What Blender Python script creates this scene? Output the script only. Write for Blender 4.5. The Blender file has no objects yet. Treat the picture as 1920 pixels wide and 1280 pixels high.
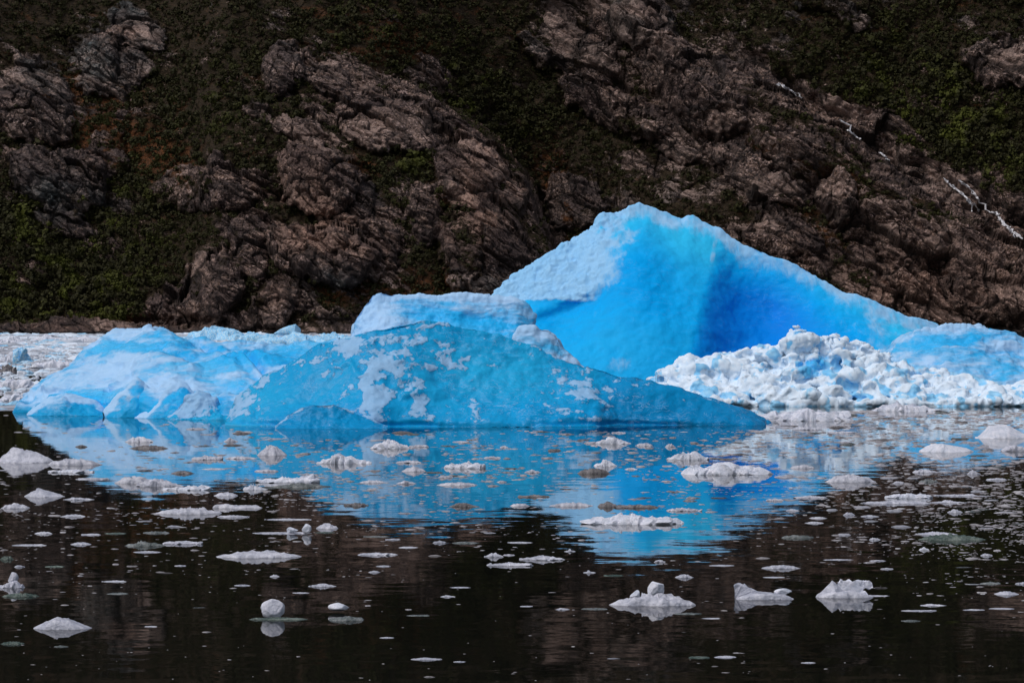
import bpy, bmesh, math, random
import numpy as np

# ------------------------------------------------------------------ camera, sky, sun, exposure
S = bpy.context.scene
C = S.collection
F = 5444.0            # focal length in photo pixels (1920 wide)
HZ = 590.0            # row of the horizon
EYE = 6.0             # boat deck above the water

cd = bpy.data.cameras.new('camera')
cam = bpy.data.objects.new('camera', cd)
C.objects.link(cam)
cd.sensor_width = 36.0
cd.lens = F / 1920 * 36.0
cd.shift_y = (HZ - 640.0) / 1920.0
cd.clip_start = 1.0
cd.clip_end = 9000.0
cam.location = (0, 0, EYE)
cam.rotation_euler = (math.radians(90), 0, 0)
S.camera = cam

SUN_EL, SUN_AZ = math.radians(56), math.radians(-125)   # azimuth clockwise from +Y: behind the boat, to the left
w = bpy.data.worlds.new('World')
S.world = w
w.use_nodes = True
nt = w.node_tree
nt.nodes.clear()
sky = nt.nodes.new('ShaderNodeTexSky')
sky.sky_type = 'NISHITA'
sky.sun_disc = False
sky.sun_elevation = SUN_EL
sky.sun_rotation = SUN_AZ
sky.air_density = 1.0
sky.dust_density = 4.0
hs = nt.nodes.new('ShaderNodeHueSaturation')
hs.inputs['Saturation'].default_value = 0.6
bg = nt.nodes.new('ShaderNodeBackground')
bg.inputs['Strength'].default_value = 0.10
ow = nt.nodes.new('ShaderNodeOutputWorld')
nt.links.new(sky.outputs[0], hs.inputs['Color'])
nt.links.new(hs.outputs[0], bg.inputs[0])
nt.links.new(bg.outputs[0], ow.inputs[0])
sl = bpy.data.lights.new('sun', 'SUN')
sl.energy = 0.95
sl.angle = math.radians(32)
sl.color = (1.0, 0.975, 0.985)
so = bpy.data.objects.new('sun', sl)
C.objects.link(so)
so.rotation_euler = (math.pi / 2 - SUN_EL, 0, -SUN_AZ + math.pi)
S.view_settings.view_transform = 'Standard'
S.view_settings.look = 'None'
S.view_settings.gamma = 1.0
S.view_settings.exposure = 0.0
S.render.engine = 'CYCLES'
S.cycles.max_bounces = 6

# ------------------------------------------------------------------ numeric helpers
RNG = np.random.RandomState(7)
random.seed(7)
_perm = RNG.permutation(256).astype(np.int64)
_grad = RNG.normal(size=(256, 3))
_grad /= np.linalg.norm(_grad, axis=1)[:, None]


def _hash(ix, iy, iz):
    return _perm[(_perm[(_perm[ix & 255] + iy) & 255] + iz) & 255]


def gn(P, seed=0):
    """gradient noise, about -1..1"""
    P = np.asarray(P, float) + seed * 17.37
    I = np.floor(P).astype(np.int64)
    f = P - I
    u = f * f * f * (f * (f * 6 - 15) + 10)
    r = 0
    for dx in (0, 1):
        wx = u[:, 0] if dx else 1 - u[:, 0]
        for dy in (0, 1):
            wy = u[:, 1] if dy else 1 - u[:, 1]
            for dz in (0, 1):
                wz = u[:, 2] if dz else 1 - u[:, 2]
                g = _grad[_hash(I[:, 0] + dx, I[:, 1] + dy, I[:, 2] + dz)]
                d = g[:, 0] * (f[:, 0] - dx) + g[:, 1] * (f[:, 1] - dy) + g[:, 2] * (f[:, 2] - dz)
                r = r + wx * wy * wz * d
    return r * 1.6


def fbm(P, oc=4, seed=0, gain=0.5, lac=2.03):
    r, a = 0, 1.0
    P = np.asarray(P, float)
    for k in range(oc):
        r = r + a * gn(P, seed + k * 3)
        P = P * lac
        a *= gain
    return r


def ridged(P, oc=4, seed=0, gain=0.55, lac=2.1):
    r, a, n = 0, 1.0, 0
    P = np.asarray(P, float)
    for k in range(oc):
        v = 1 - np.abs(gn(P, seed + k * 5))
        r = r + a * v * v
        n += a
        P = P * lac
        a *= gain
    return r / n


_jit = RNG.rand(256, 3)


def voro(P, seed=0):
    """F1, F2 and a random value of the cell"""
    P = np.asarray(P, float) + seed * 9.13
    I = np.floor(P).astype(np.int64)
    f1 = np.full(len(P), 9.0)
    f2 = np.full(len(P), 9.0)
    idc = np.zeros(len(P), np.int64)
    for dx in (-1, 0, 1):
        for dy in (-1, 0, 1):
            for dz in (-1, 0, 1):
                h = _hash(I[:, 0] + dx, I[:, 1] + dy, I[:, 2] + dz)
                q = I + np.array([dx, dy, dz]) + _jit[h] - P
                d = np.sqrt((q * q).sum(1))
                m = d < f1
                f2 = np.where(m, f1, np.minimum(f2, d))
                idc = np.where(m, h, idc)
                f1 = np.where(m, d, f1)
    return f1, f2, _jit[idc, 0]


def facets(P, seed=0):
    """tilted plane inside each cell, -1..1: reads as broken rock faces; plus the distance to the crack"""
    P = np.asarray(P, float) + seed * 9.13
    I = np.floor(P).astype(np.int64)
    f1 = np.full(len(P), 9.0)
    f2 = np.full(len(P), 9.0)
    val = np.zeros(len(P))
    idr = np.zeros(len(P))
    for dx in (-1, 0, 1):
        for dy in (-1, 0, 1):
            for dz in (-1, 0, 1):
                h = _hash(I[:, 0] + dx, I[:, 1] + dy, I[:, 2] + dz)
                q = I + np.array([dx, dy, dz]) + _jit[h] - P
                d = np.sqrt((q * q).sum(1))
                m = d < f1
                f2 = np.where(m, f1, np.minimum(f2, d))
                idr = np.where(m, _jit[h, 2], idr)
                val = np.where(m, (q * _grad[h]).sum(1) * 1.3 + (_jit[h, 1] - 0.5) * 0.9, val)
                f1 = np.where(m, d, f1)
    return val, f2 - f1, idr


def planes(P, seed=0):
    v, e, _ = facets(P, seed)
    return v * ss(0.0, 0.35, e)


def ss(a, b, x):
    t = np.clip((x - a) / (b - a), 0, 1)
    return t * t * (3 - 2 * t)


def blob(px, py, cx, cy, rx, ry, rot=0.0):
    c, s = math.cos(math.radians(rot)), math.sin(math.radians(rot))
    dx, dy = px - cx, py - cy
    a, b = (dx * c + dy * s) / rx, (-dx * s + dy * c) / ry
    return np.exp(-(a * a + b * b))


def sdline(px, py, L):
    """signed distance (pixels) to a polyline; positive on its right-hand / upper side, and position 0..1 along it"""
    best = np.full(px.shape, 1e9)
    sg = np.zeros(px.shape)
    tt = np.zeros(px.shape)
    n = len(L) - 1
    for k in range(n):
        ax, ay = L[k]
        bx, by = L[k + 1]
        vx, vy = bx - ax, by - ay
        t = ((px - ax) * vx + (py - ay) * vy) / (vx * vx + vy * vy)
        tc = np.clip(t, -30 if k == 0 else 0, 30 if k == n - 1 else 1)
        dx, dy = px - (ax + tc * vx), py - (ay + tc * vy)
        d = np.hypot(dx, dy)
        m = d < best
        best = np.where(m, d, best)
        sg = np.where(m, np.sign(vy * dx - vx * dy), sg)
        tt = np.where(m, (k + np.clip(t, 0, 1)) / n, tt)
    return best * sg, tt


def proj(P):
    return 960 + P[:, 0] / P[:, 1] * F, HZ + (EYE - P[:, 2]) / P[:, 1] * F


def Yw(py):
    return EYE * F / (py - HZ)


# ------------------------------------------------------------------ object helpers
def link_mesh(name, V, Q, mat=None, parent=None, smooth=True, attrs=None, tris=False):
    me = bpy.data.meshes.new(name)
    V = np.ascontiguousarray(V, np.float32)
    Q = np.ascontiguousarray(Q, np.int32)
    k = Q.shape[1]
    me.vertices.add(len(V))
    me.vertices.foreach_set('co', V.ravel())
    me.loops.add(Q.size)
    me.loops.foreach_set('vertex_index', Q.ravel())
    me.polygons.add(len(Q))
    me.polygons.foreach_set('loop_start', np.arange(0, Q.size, k, dtype=np.int32))
    me.polygons.foreach_set('loop_total', np.full(len(Q), k, np.int32))
    me.polygons.foreach_set('use_smooth', np.full(len(Q), smooth, bool))
    if attrs:
        for an, av in attrs.items():
            a = me.attributes.new(an, 'FLOAT', 'POINT')
            a.data.foreach_set('value', np.ascontiguousarray(av, np.float32))
    me.update(calc_edges=True)
    me.validate()
    if mat:
        me.materials.append(mat)
    o = bpy.data.objects.new(name, me)
    C.objects.link(o)
    if parent:
        o.parent = parent
    return o


def tag(o, label=None, cat=None, group=None, kind=None):
    if label:
        o['label'] = label
    if cat:
        o['category'] = cat
    if group:
        o['group'] = group
    if kind:
        o['kind'] = kind
    return o


def gridq(nI, nJ, wrap=False):
    i = np.arange(nI if wrap else nI - 1)
    j = np.arange(nJ - 1)
    I, J = np.meshgrid(i, j, indexing='ij')
    I2 = (I + 1) % nI
    return np.stack([I * nJ + J, I2 * nJ + J, I2 * nJ + J + 1, I * nJ + J + 1], -1).reshape(-1, 4)


# ------------------------------------------------------------------ materials
class NT:
    def __init__(s, name):
        s.m = bpy.data.materials.new(name)
        s.m.use_nodes = True
        s.t = s.m.node_tree
        s.t.nodes.clear()
        s.out = s.n('ShaderNodeOutputMaterial')
        s.b = s.n('ShaderNodeBsdfPrincipled')
        s.l(s.b.outputs[0], s.out.inputs[0])
        s.co = s.n('ShaderNodeTexCoord').outputs['Object']

    def n(s, t, **k):
        x = s.t.nodes.new(t)
        for a, v in k.items():
            setattr(x, a, v)
        return x

    def l(s, a, b):
        s.t.links.new(a, b)

    def put(s, sock, v):
        if isinstance(v, (int, float)):
            sock.default_value = v
        elif isinstance(v, tuple):
            sock.default_value = v if len(v) == 4 or sock.type == 'VECTOR' else v + (1,)
        else:
            s.l(v, sock)

    def noise(s, scale, detail=4, rough=0.55, vec=None, dist=0.0, color=False):
        x = s.n('ShaderNodeTexNoise')
        s.l(vec or s.co, x.inputs['Vector'])
        x.inputs['Scale'].default_value = scale
        x.inputs['Detail'].default_value = detail
        x.inputs['Roughness'].default_value = rough
        x.inputs['Distortion'].default_value = dist
        return x.outputs['Color' if color else 'Fac']

    def vor(s, scale, feat='DISTANCE_TO_EDGE', vec=None, out='Distance'):
        x = s.n('ShaderNodeTexVoronoi', feature=feat)
        s.l(vec or s.co, x.inputs['Vector'])
        x.inputs['Scale'].default_value = scale
        return x.outputs[out]

    def mapv(s, scale=(1, 1, 1), rot=(0, 0, 0), vec=None):
        x = s.n('ShaderNodeMapping')
        s.l(vec or s.co, x.inputs[0])
        x.inputs['Rotation'].default_value = rot
        x.inputs['Scale'].default_value = scale
        return x.outputs[0]

    def math(s, op, a, b=0.0, clamp=False):
        x = s.n('ShaderNodeMath', operation=op, use_clamp=clamp)
        s.put(x.inputs[0], a)
        s.put(x.inputs[1], b)
        return x.outputs[0]

    def rng(s, v, a, b, c=0.0, d=1.0, smooth=False):
        x = s.n('ShaderNodeMapRange', interpolation_type='SMOOTHSTEP' if smooth else 'LINEAR')
        s.put(x.inputs[0], v)
        for i, q in enumerate((a, b, c, d)):
            x.inputs[i + 1].default_value = q
        return x.outputs[0]

    def mix(s, f, a, b):
        x = s.n('ShaderNodeMix', data_type='RGBA')
        s.put(x.inputs[0], f)
        s.put(x.inputs[6], a)
        s.put(x.inputs[7], b)
        return x.outputs[2]

    def attr(s, name):
        return s.n('ShaderNodeAttribute', attribute_name=name).outputs['Fac']

    def bump(s, h, dist, strength=1.0, nrm=None):
        x = s.n('ShaderNodeBump')
        x.inputs['Strength'].default_value = strength
        x.inputs['Distance'].default_value = dist
        s.l(h, x.inputs['Height'])
        if nrm:
            s.l(nrm, x.inputs['Normal'])
        return x.outputs[0]

    def done(s, color, rough=0.6, nrm=None, spec=0.5, **kw):
        s.put(s.b.inputs['Base Color'], color)
        s.put(s.b.inputs['Roughness'], rough)
        s.b.inputs['Specular IOR Level'].default_value = spec
        if nrm:
            s.l(nrm, s.b.inputs['Normal'])
        for k, v in kw.items():
            s.put(s.b.inputs[k], v)
        return s.m


def ice_material(name, pale, mid, deep, frost, rough=0.45, crust_soft=0.12, scale=1.0, bump=0.05,
                 spec=0.4, sss=0.0, streak=(1, 1, 1), rot=(0, 0, 0), streak_amt=0.25, veins=0.35):
    """attributes: crust 0..1 (white weathered skin), deep 0..1 (dense blue ice); 0.5 is the blue in between"""
    t = NT(name)
    v = t.mapv(streak, rot)
    n1 = t.noise(0.9 * scale, 9, 0.68, vec=v, dist=0.35)
    n2 = t.noise(0.35 * scale, 4, 0.5)
    n3 = t.noise(5.0 * scale, 6, 0.65)
    cr = t.math('ADD', t.attr('crust'), t.math('MULTIPLY', t.math('SUBTRACT', n1, 0.5), streak_amt * 4))
    crm = t.rng(cr, 0.5 - crust_soft, 0.5 + crust_soft, 0, 1, True)
    dp = t.math('ADD', t.attr('deep'), t.math('MULTIPLY', t.math('SUBTRACT', n2, 0.5), 0.35))
    a = t.mix(t.rng(dp, 0.0, 0.5), pale, mid)
    a = t.mix(t.rng(dp, 0.5, 1.0), a, deep)
    a = t.mix(t.math('MULTIPLY', t.rng(n3, 0.62, 0.78), 0.12), a, frost)
    fr = t.mix(t.rng(n1, 0.35, 0.7), tuple(0.82 * f + 0.18 * m for f, m in zip(frost, mid)), frost)
    vv = t.noise(1.3 * scale, 5, 0.6, vec=t.mapv((0.5, 1, 1.6), (0, math.radians(-28), 0)), dist=0.8)
    vn = t.math('ABSOLUTE', t.math('SUBTRACT', vv, 0.5))
    vm_ = t.math('MULTIPLY', t.rng(vn, 0.0, 0.014, 1.0, 0.0), t.rng(n2, 0.42, 0.58))
    a = t.mix(t.math('MULTIPLY', vm_, veins), a, frost)
    col = t.mix(crm, a, fr)
    hh = t.math('ADD', t.math('MULTIPLY', n1, 1.0), t.math('MULTIPLY', n3, 0.25))
    hh = t.math('ADD', hh, t.math('MULTIPLY', crm, 0.3))
    nb = t.bump(hh, bump)
    kw = {}
    if sss:
        t.b.subsurface_method = 'RANDOM_WALK'
        kw = {'Subsurface Weight': sss, 'Subsurface Scale': 0.3}
        t.b.inputs['Subsurface Radius'].default_value = (0.15, 0.6, 1.0)
    ro = t.rng(crm, 0, 1, rough * 0.6, min(1, rough * 1.5))
    return t.done(col, ro, nb, spec, **kw)


def mountain_material():
    t = NT('mountainside')
    rock = t.attr('rock')
    rust = t.attr('rust')
    tone = t.attr('tone')
    st = t.mapv((0.35, 1, 1.5), (0, math.radians(33), 0))
    n1 = t.noise(0.05, 6, 0.6)
    n2 = t.noise(0.5, 8, 0.7, vec=st)
    n3 = t.noise(1.3, 4, 0.6)
    # rock
    n4 = t.noise(0.16, 5, 0.6, vec=st)
    c = t.mix(t.rng(n2, 0.42, 0.60), (0.050, 0.029, 0.024), (0.26, 0.168, 0.125))
    c = t.mix(t.math('MULTIPLY', t.rng(n4, 0.50, 0.40), 0.7), c, (0.042, 0.027, 0.027))
    c = t.mix(t.math('MULTIPLY', t.rng(n3, 0.53, 0.62), t.rng(n4, 0.44, 0.56, 0.25, 1)), c, (0.54, 0.39, 0.35))
    c = t.mix(t.rng(n3, 0.47, 0.38), c, (0.018, 0.014, 0.015))
    pink = t.mix(t.rng(n3, 0.4, 0.6), (0.17, 0.095, 0.070), (0.46, 0.29, 0.22))
    c = t.mix(t.math('MULTIPLY', t.rng(tone, 0.5, 0.9), t.rng(n1, 0.4, 0.6, 0.35, 1)), c, pink)
    slate = t.mix(t.rng(n3, 0.4, 0.6), (0.04, 0.05, 0.052), (0.11, 0.13, 0.13))
    c = t.mix(t.math('MULTIPLY', t.rng(tone, 0.45, 0.05), t.rng(n1, 0.65, 0.35)), c, slate)
    cr = t.vor(0.16, vec=t.mapv((0.5, 1, 1.3), (0, math.radians(33), 0)))
    c = t.mix(t.rng(t.attr('block'), 0.2, 0.5, 0.6, 0.0), c, (0.048, 0.032, 0.031))
    c = t.mix(t.rng(t.attr('block'), 0.55, 0.85, 0.0, 0.45), c, (0.45, 0.32, 0.27))
    c = t.mix(t.math('MULTIPLY', t.attr('crack'), t.rng(n3, 0.40, 0.50, 0.2, 0.85)), c, (0.012, 0.010, 0.010))
    # plant cover
    g = t.mix(t.rng(n3, 0.35, 0.65), (0.013, 0.0075, 0.003), (0.036, 0.022, 0.008))
    r = t.mix(t.rng(n3, 0.35, 0.7), (0.035, 0.016, 0.006), (0.15, 0.050, 0.011))
    rm = t.rng(t.math('ADD', rust, t.math('MULTIPLY', t.math('SUBTRACT', n4, 0.5), 2.0)), 0.35, 0.75)
    g = t.mix(rm, g, r)
    # moss and turf creep along the ledges
    e = t.math('ADD', rock, t.math('MULTIPLY', t.math('SUBTRACT', n2, 0.5), 1.1))
    e = t.math('ADD', e, t.math('MULTIPLY', t.math('SUBTRACT', n4, 0.5), 1.0))
    e = t.math('ADD', e, t.math('MULTIPLY', t.math('SUBTRACT', n3, 0.5), 0.5))
    col = t.mix(t.rng(e, 0.40, 0.52), g, c)
    # dark wet band the lake leaves along the shore
    z = t.n('ShaderNodeSeparateXYZ')
    t.l(t.co, z.inputs[0])
    wz = t.math('ADD', z.outputs[2], t.math('MULTIPLY', t.math('SUBTRACT', n2, 0.5), 1.6))
    col = t.mix(t.rng(wz, 1.3, 0.8), col, (0.012, 0.011, 0.012))
    h = t.math('ADD', t.math('MULTIPLY', n2, 1.0), t.math('MULTIPLY', n3, 0.5))
    h = t.math('ADD', h, t.math('MULTIPLY', t.rng(cr, 0, 0.06), 0.25))
    return t.done(col, 0.8, t.bump(h, 0.8), 0.25)


def leaf_material(name, a, b, c):
    t = NT(name)
    n = t.noise(0.12, 3, 0.6)
    n2 = t.noise(0.9, 3, 0.7)
    col = t.mix(t.rng(n2, 0.35, 0.65), a, b)
    col = t.mix(t.math('MULTIPLY', t.rng(n, 0.5, 0.62), t.attr('hue')), col, c)
    return t.done(col, 0.75, None, 0.2)


def water_material():
    t = NT('lake_water')
    a = t.noise(0.9, 5, 0.7, vec=t.mapv((0.7, 1.5, 1)), color=True)
    b = t.noise(0.18, 3, 0.6, vec=t.mapv((1, 1.4, 1)), color=True)
    patch = t.noise(0.035, 3, 0.6, vec=t.mapv((0.5, 1.3, 1)))
    sep = t.n('ShaderNodeSeparateXYZ')
    t.l(t.co, sep.inputs[0])
    amp = t.rng(patch, 0.42, 0.62, 0.6, 1.6)
    amp = t.math('MULTIPLY', amp, t.rng(sep.outputs[1], 95, 150, 1.0, 0.45))

    def vm(op, x, y):
        q = t.n('ShaderNodeVectorMath', operation=op)
        t.put(q.inputs[0], x)
        t.put(q.inputs[1], y)
        return q.outputs[0]
    a = vm('MULTIPLY', vm('SUBTRACT', a, (0.5, 0.5, 0.5)), (0.030, 0.030, 0))
    b = vm('MULTIPLY', vm('SUBTRACT', b, (0.5, 0.5, 0.5)), (0.006, 0.006, 0))
    v = vm('ADD', a, b)
    sc = t.n('ShaderNodeVectorMath', operation='SCALE')
    t.l(v, sc.inputs[0])
    t.l(amp, sc.inputs['Scale'])
    v = vm('NORMALIZE', vm('ADD', sc.outputs[0], (0, 0, 1)), (0, 0, 0))
    t.b.inputs['IOR'].default_value = 1.33
    return t.done((0.005, 0.006, 0.005), 0.02, v, 0.30)


# blues of the ice
M_BACK = ice_material('clear_blue_ice', (0.03, 0.57, 0.97), (0.0, 0.41, 0.95), (0.0, 0.24, 0.82), (0.34, 0.63, 0.92),
                      rough=0.9, crust_soft=0.30, scale=0.55, bump=0.06, spec=0.06, streak=(1.6, 1, 0.7), rot=(0, math.radians(35), 0), streak_amt=0.36, veins=0.10)
M_FRONT = ice_material('wet_turquoise_ice', (0.02, 0.46, 0.80), (0.0, 0.315, 0.68), (0.0, 0.17, 0.42), (0.32, 0.55, 0.82),
                       rough=0.42, crust_soft=0.05, scale=1.5, bump=0.05, spec=0.14, streak_amt=0.34, veins=0.6)
M_LEFT = ice_material('layered_blue_ice', (0.14, 0.60, 0.96), (0.015, 0.45, 0.92), (0.0, 0.31, 0.62), (0.44, 0.67, 0.94),
                      rough=0.45, crust_soft=0.2, scale=0.7, bump=0.10, spec=0.15, streak=(0.45, 1, 1.6),
                      rot=(0, math.radians(-12), 0), streak_amt=0.35)
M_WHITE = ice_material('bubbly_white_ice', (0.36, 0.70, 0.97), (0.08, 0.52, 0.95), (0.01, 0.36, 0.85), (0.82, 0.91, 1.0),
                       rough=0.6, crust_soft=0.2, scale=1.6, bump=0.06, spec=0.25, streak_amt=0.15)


def floe_material(name, a, b, rough=0.35, bump=0.02):
    t = NT(name)
    oi = t.n('ShaderNodeObjectInfo').outputs['Random']
    v = t.n('ShaderNodeVectorMath', operation='ADD')
    t.l(t.co, v.inputs[0])
    t.l(oi, v.inputs[1])
    n = t.noise(3.5, 6, 0.65, vec=v.outputs[0])
    n2 = t.noise(14, 4, 0.6, vec=v.outputs[0])
    col = t.mix(t.rng(n, 0.38, 0.62), a, b)
    h = t.math('ADD', n, t.math('MULTIPLY', n2, 0.35))
    return t.done(col, rough, t.bump(h, bump * 3), 0.5)


M_FLOE = floe_material('floating_ice', (0.42, 0.44, 0.53), (0.70, 0.71, 0.80), 0.25)
M_SNOWY = floe_material('crumbly_white_ice', (0.58, 0.63, 0.74), (0.82, 0.83, 0.92), 0.6)
M_GLASS = floe_material('wet_clear_ice', (0.09, 0.11, 0.11), (0.26, 0.28, 0.29), 0.12)
M_GREEN = floe_material('green_clear_ice', (0.035, 0.065, 0.055), (0.16, 0.20, 0.18), 0.12)
M_GREY = floe_material('dirty_grey_ice', (0.10, 0.095, 0.10), (0.26, 0.24, 0.25), 0.3)
M_BLUEF = floe_material('pale_blue_ice', (0.12, 0.55, 0.93), (0.62, 0.82, 0.96), 0.5)

# ------------------------------------------------------------------ lake
we = 6000
water = link_mesh('water', np.array([[-we, -200, 0], [we, -200, 0], [we, 6000, 0], [-we, 6000, 0]]),
                  np.array([[0, 1, 2, 3]]), water_material(), smooth=False)
tag(water, kind='structure')

# ------------------------------------------------------------------ mountain
ROCK = """
1133111110002676422332322
4467312664001477874111236
6565321577822146886321145
6534115558862125677766310
6541263863385345566667731
2455146378638644556666775
2333125688417756677776788
0012484665525666777778888
7777888886556777888888888
""".split()
ROCK = np.array([[int(c) for c in r[:25]] for r in ROCK], float) / 9.0


def coarse(px, py, G, step=80.0):
    x = np.clip(px / step, 0, G.shape[1] - 1.001)
    y = np.clip(py / step, 0, G.shape[0] - 1.001)
    i, j = x.astype(int), y.astype(int)
    fx, fy = x - i, y - j
    return (G[j, i] * (1 - fx) * (1 - fy) + G[j, i + 1] * fx * (1 - fy) +
            G[j + 1, i] * (1 - fx) * fy + G[j + 1, i + 1] * fx * fy)


SPUR = [(300, -200), (430, -40), (530, 60), (640, 112), (760, 172), (850, 215), (930, 272), (985, 335), (1012, 400), (1030, 470), (1042, 560), (1050, 660)]
GULLY = [(900, -260), (1250, 0), (1460, 160), (1600, 245), (1700, 318), (1800, 372), (1920, 455), (2200, 690)]
# bare rock domes: centre, radii, tilt, how far they stand out
DOMES = [(590, 325, 88, 62, 10, 15), (600, 468, 112, 58, 18, 20), (395, 535, 62, 72, 0, 16), (520, 572, 52, 46, 0, 12),
         (395, 350, 115, 46, -8, 11), (885, 330, 75, 70, 30, 14), (905, 470, 85, 95, 10, 18), (650, 400, 55, 70, 20, 9),
         (1572, 375, 42, 48, 0, 11), (528, 130, 52, 48, 0, 12), (740, 235, 110, 55, 15, 12), (620, 150, 70, 40, 25, 7),
         (105, 335, 95, 60, 20, 15), (60, 190, 85, 85, 0, 12), (210, 130, 70, 60, 0, 9), (260, 60, 60, 40, 10, 8),
         (190, 290, 60, 50, 30, 9), (485, 205, 30, 20, 10, 5), (560, 240, 60, 22, 20, 5), (330, 575, 60, 30, 0, 6),
         (700, 470, 50, 60, 15, 9), (1080, 380, 45, 55, 30, 9), (1150, 200, 110, 45, 25, 9), (1300, 180, 130, 45, 33, 10),
         (1420, 330, 110, 35, 28, 9), (1260, 260, 110, 35, 25, 8), (1660, 440, 130, 50, 30, 8), (1850, 540, 90, 60, 40, 10),
         (1480, 450, 80, 35, 25, 8), (1750, 560, 110, 35, 28, 8), (1060, 90, 100, 45, 30, 9), (1220, 60, 90, 50, 40, 8),
         (1890, 130, 90, 40, 20, 9), (1560, 15, 80, 25, 20, 6), (50, 500, 60, 30, 10, 5), (130, 420, 60, 30, 10, 5),
         (800, 400, 40, 60, 0, 6), (470, 470, 40, 60, 0, 7), (960, 560, 70, 60, 0, 9), (1350, 520, 200, 60, 25, 7)]


def axis(a, b, lo, hi, step, big):
    mid = list(np.arange(a, b, step))
    l, x, s = [], a, step
    while x > lo:
        s = min(s * 1.12, big)
        x -= s
        l.append(x)
    r, x, s = [], b, step
    while x < hi:
        r.append(x)
        s = min(s * 1.12, big)
        x += s
    return np.array(l[::-1] + mid + r)


mpx = axis(-40, 1960, -1700, 3700, 1.9, 40)
mpy = axis(-30, 634, -1900, 634, 1.5, 30)[::-1]
nI, nJ = len(mpx), len(mpy)
PX, PY = [a.ravel() for a in np.meshgrid(mpx, mpy, indexing='ij')]
wn = np.stack([PX / 90, PY / 90, PX * 0], 1)
wx = PX + 22 * fbm(wn, 3, 1) + 5 * gn(wn * 7, 31)
wy = PY + 22 * fbm(wn, 3, 2) + 5 * gn(wn * 7, 32)
rockm = coarse(wx, wy, ROCK) * (0.25 + 0.75 * ss(-200, 50, PY))
off = np.zeros_like(PX)
d1, t1 = sdline(wx * 0.35 + PX * 0.65, wy * 0.35 + PY * 0.65, SPUR)
behind = ss(-4, 14, d1)
off += behind * (12 + 75 * ss(0.15, 0.75, t1)) * (0.35 + 0.65 * np.exp(-np.maximum(d1, 0) / 420))
off += 22 * ss(-170, 0, d1) * (1 - behind) * ss(0.05, 0.4, t1) * (np.clip(1 + d1 / 170, 0, 1))   # the spur rounds over
d2, t2 = sdline(wx, wy, GULLY)
off += 9 * np.exp(-(d2 / 24) ** 2) * ss(0.1, 0.3, t2)
rockm = rockm + 0.35 * np.exp(-((d2 - 6) / 24) ** 2) * ss(0.2, 0.3, t2)
off -= 14 * np.exp(-((d2 + 75) / 55) ** 2)
off -= 0.10 * np.clip(d2, 0, 500)
dome = np.zeros_like(PX)
wn2 = np.stack([PX / 34, PY / 24, PX * 0], 1)
jx_, jy_ = 8 * fbm(wn2, 3, 91, 0.5), 7 * fbm(wn2, 3, 92, 0.5)
for cx, cy, rx, ry, rot, am in DOMES:
    c_, s_ = math.cos(math.radians(rot)), math.sin(math.radians(rot))
    dx, dy = wx + jx_ - cx, wy + jy_ - cy
    r2 = ((dx * c_ + dy * s_) / rx) ** 2 + ((-dx * s_ + dy * c_) / ry) ** 2
    h = np.sqrt(np.clip(1 - r2, 0, 1))
    off -= am * h * 0.72
    off += 0.12 * am * np.exp(-((np.sqrt(r2) - 1.08) / 0.13) ** 2)
    dome = np.maximum(dome, ss(0.0, 0.55, h))
leftside = ss(1050, 900, PX)
rockm = np.clip(rockm * (0.85 - 0.08 * leftside) + dome * (0.33 + 0.08 * leftside) - 0.02 - 0.015 * leftside, 0, 1)
# the low rock shelf along the water at the left
shelf = ss(420, 300, PX) * ss(-200, 0, PX + 200)
sh_h = 603 - 6 * np.sin(PX / 55) + 14 * ss(200, 380, PX)
off += 24 * ss(4, -4, wy * 0.15 + PY * 0.85 - sh_h) * ss(420, 330, PX)
rockm = np.where((PY > sh_h + 1) & (PX < 400), 0.95, rockm)
cot = 1.05
Y0 = (860 + 7 * np.sin(PX / 130.0) + 6 * cot) / (1 - cot * (HZ - PY) / F)
Y0 += off
P = np.stack([(PX - 960) / F * Y0, Y0, EYE - (PY - HZ) / F * Y0], 1)
P[:, 2] = np.where(PY > 629, -(PY - 629) * 0.8 + 0.0, P[:, 2])


def nrm_of(P, nI, nJ):
    G = P.reshape(nI, nJ, 3)
    n = np.cross(np.gradient(G, axis=0), np.gradient(G, axis=1))
    n /= np.linalg.norm(n, axis=2)[:, :, None] + 1e-9
    return n.reshape(-1, 3)


# relief: fractured blocks and beds that dip down to the right, softened where plants grow
a = math.radians(34)
B = np.stack([P[:, 0] * math.cos(a) - P[:, 2] * math.sin(a), P[:, 1], P[:, 0] * math.sin(a) + P[:, 2] * math.cos(a)], 1)
Q = B / np.array([34.0, 30, 13])
rel = 4.0 * (ridged(Q, 3, 3) - 0.5)
wp = np.stack([gn(P / 9, 71), gn(P / 9, 72), gn(P / 9, 73)], 1)
v1, e1, c1 = facets(B / np.array([26.0, 20, 12]) + 0.10 * wp, 4)
v2, e2, c2 = facets(B / np.array([10.0, 8, 4.4]) + 0.12 * wp, 5)
v3, e3, c3 = facets(B / np.array([3.6, 3, 1.5]) + 0.15 * wp, 6)
sm = ss(-0.2, 0.3, fbm(P / 25, 2, 66)) * (1 - 0.4 * dome * (PX < 1100))           # some domes stay smooth, others are broken up
blk = (3.4 - 0.9 * dome) * v1 + (1.9 * v2 - 1.3 * ss(0.10, 0.0, e1) - 0.8 * ss(0.10, 0.0, e2)) * (0.45 + 0.55 * sm) + 0.75 * v3 * (0.3 + 0.7 * sm)
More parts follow.
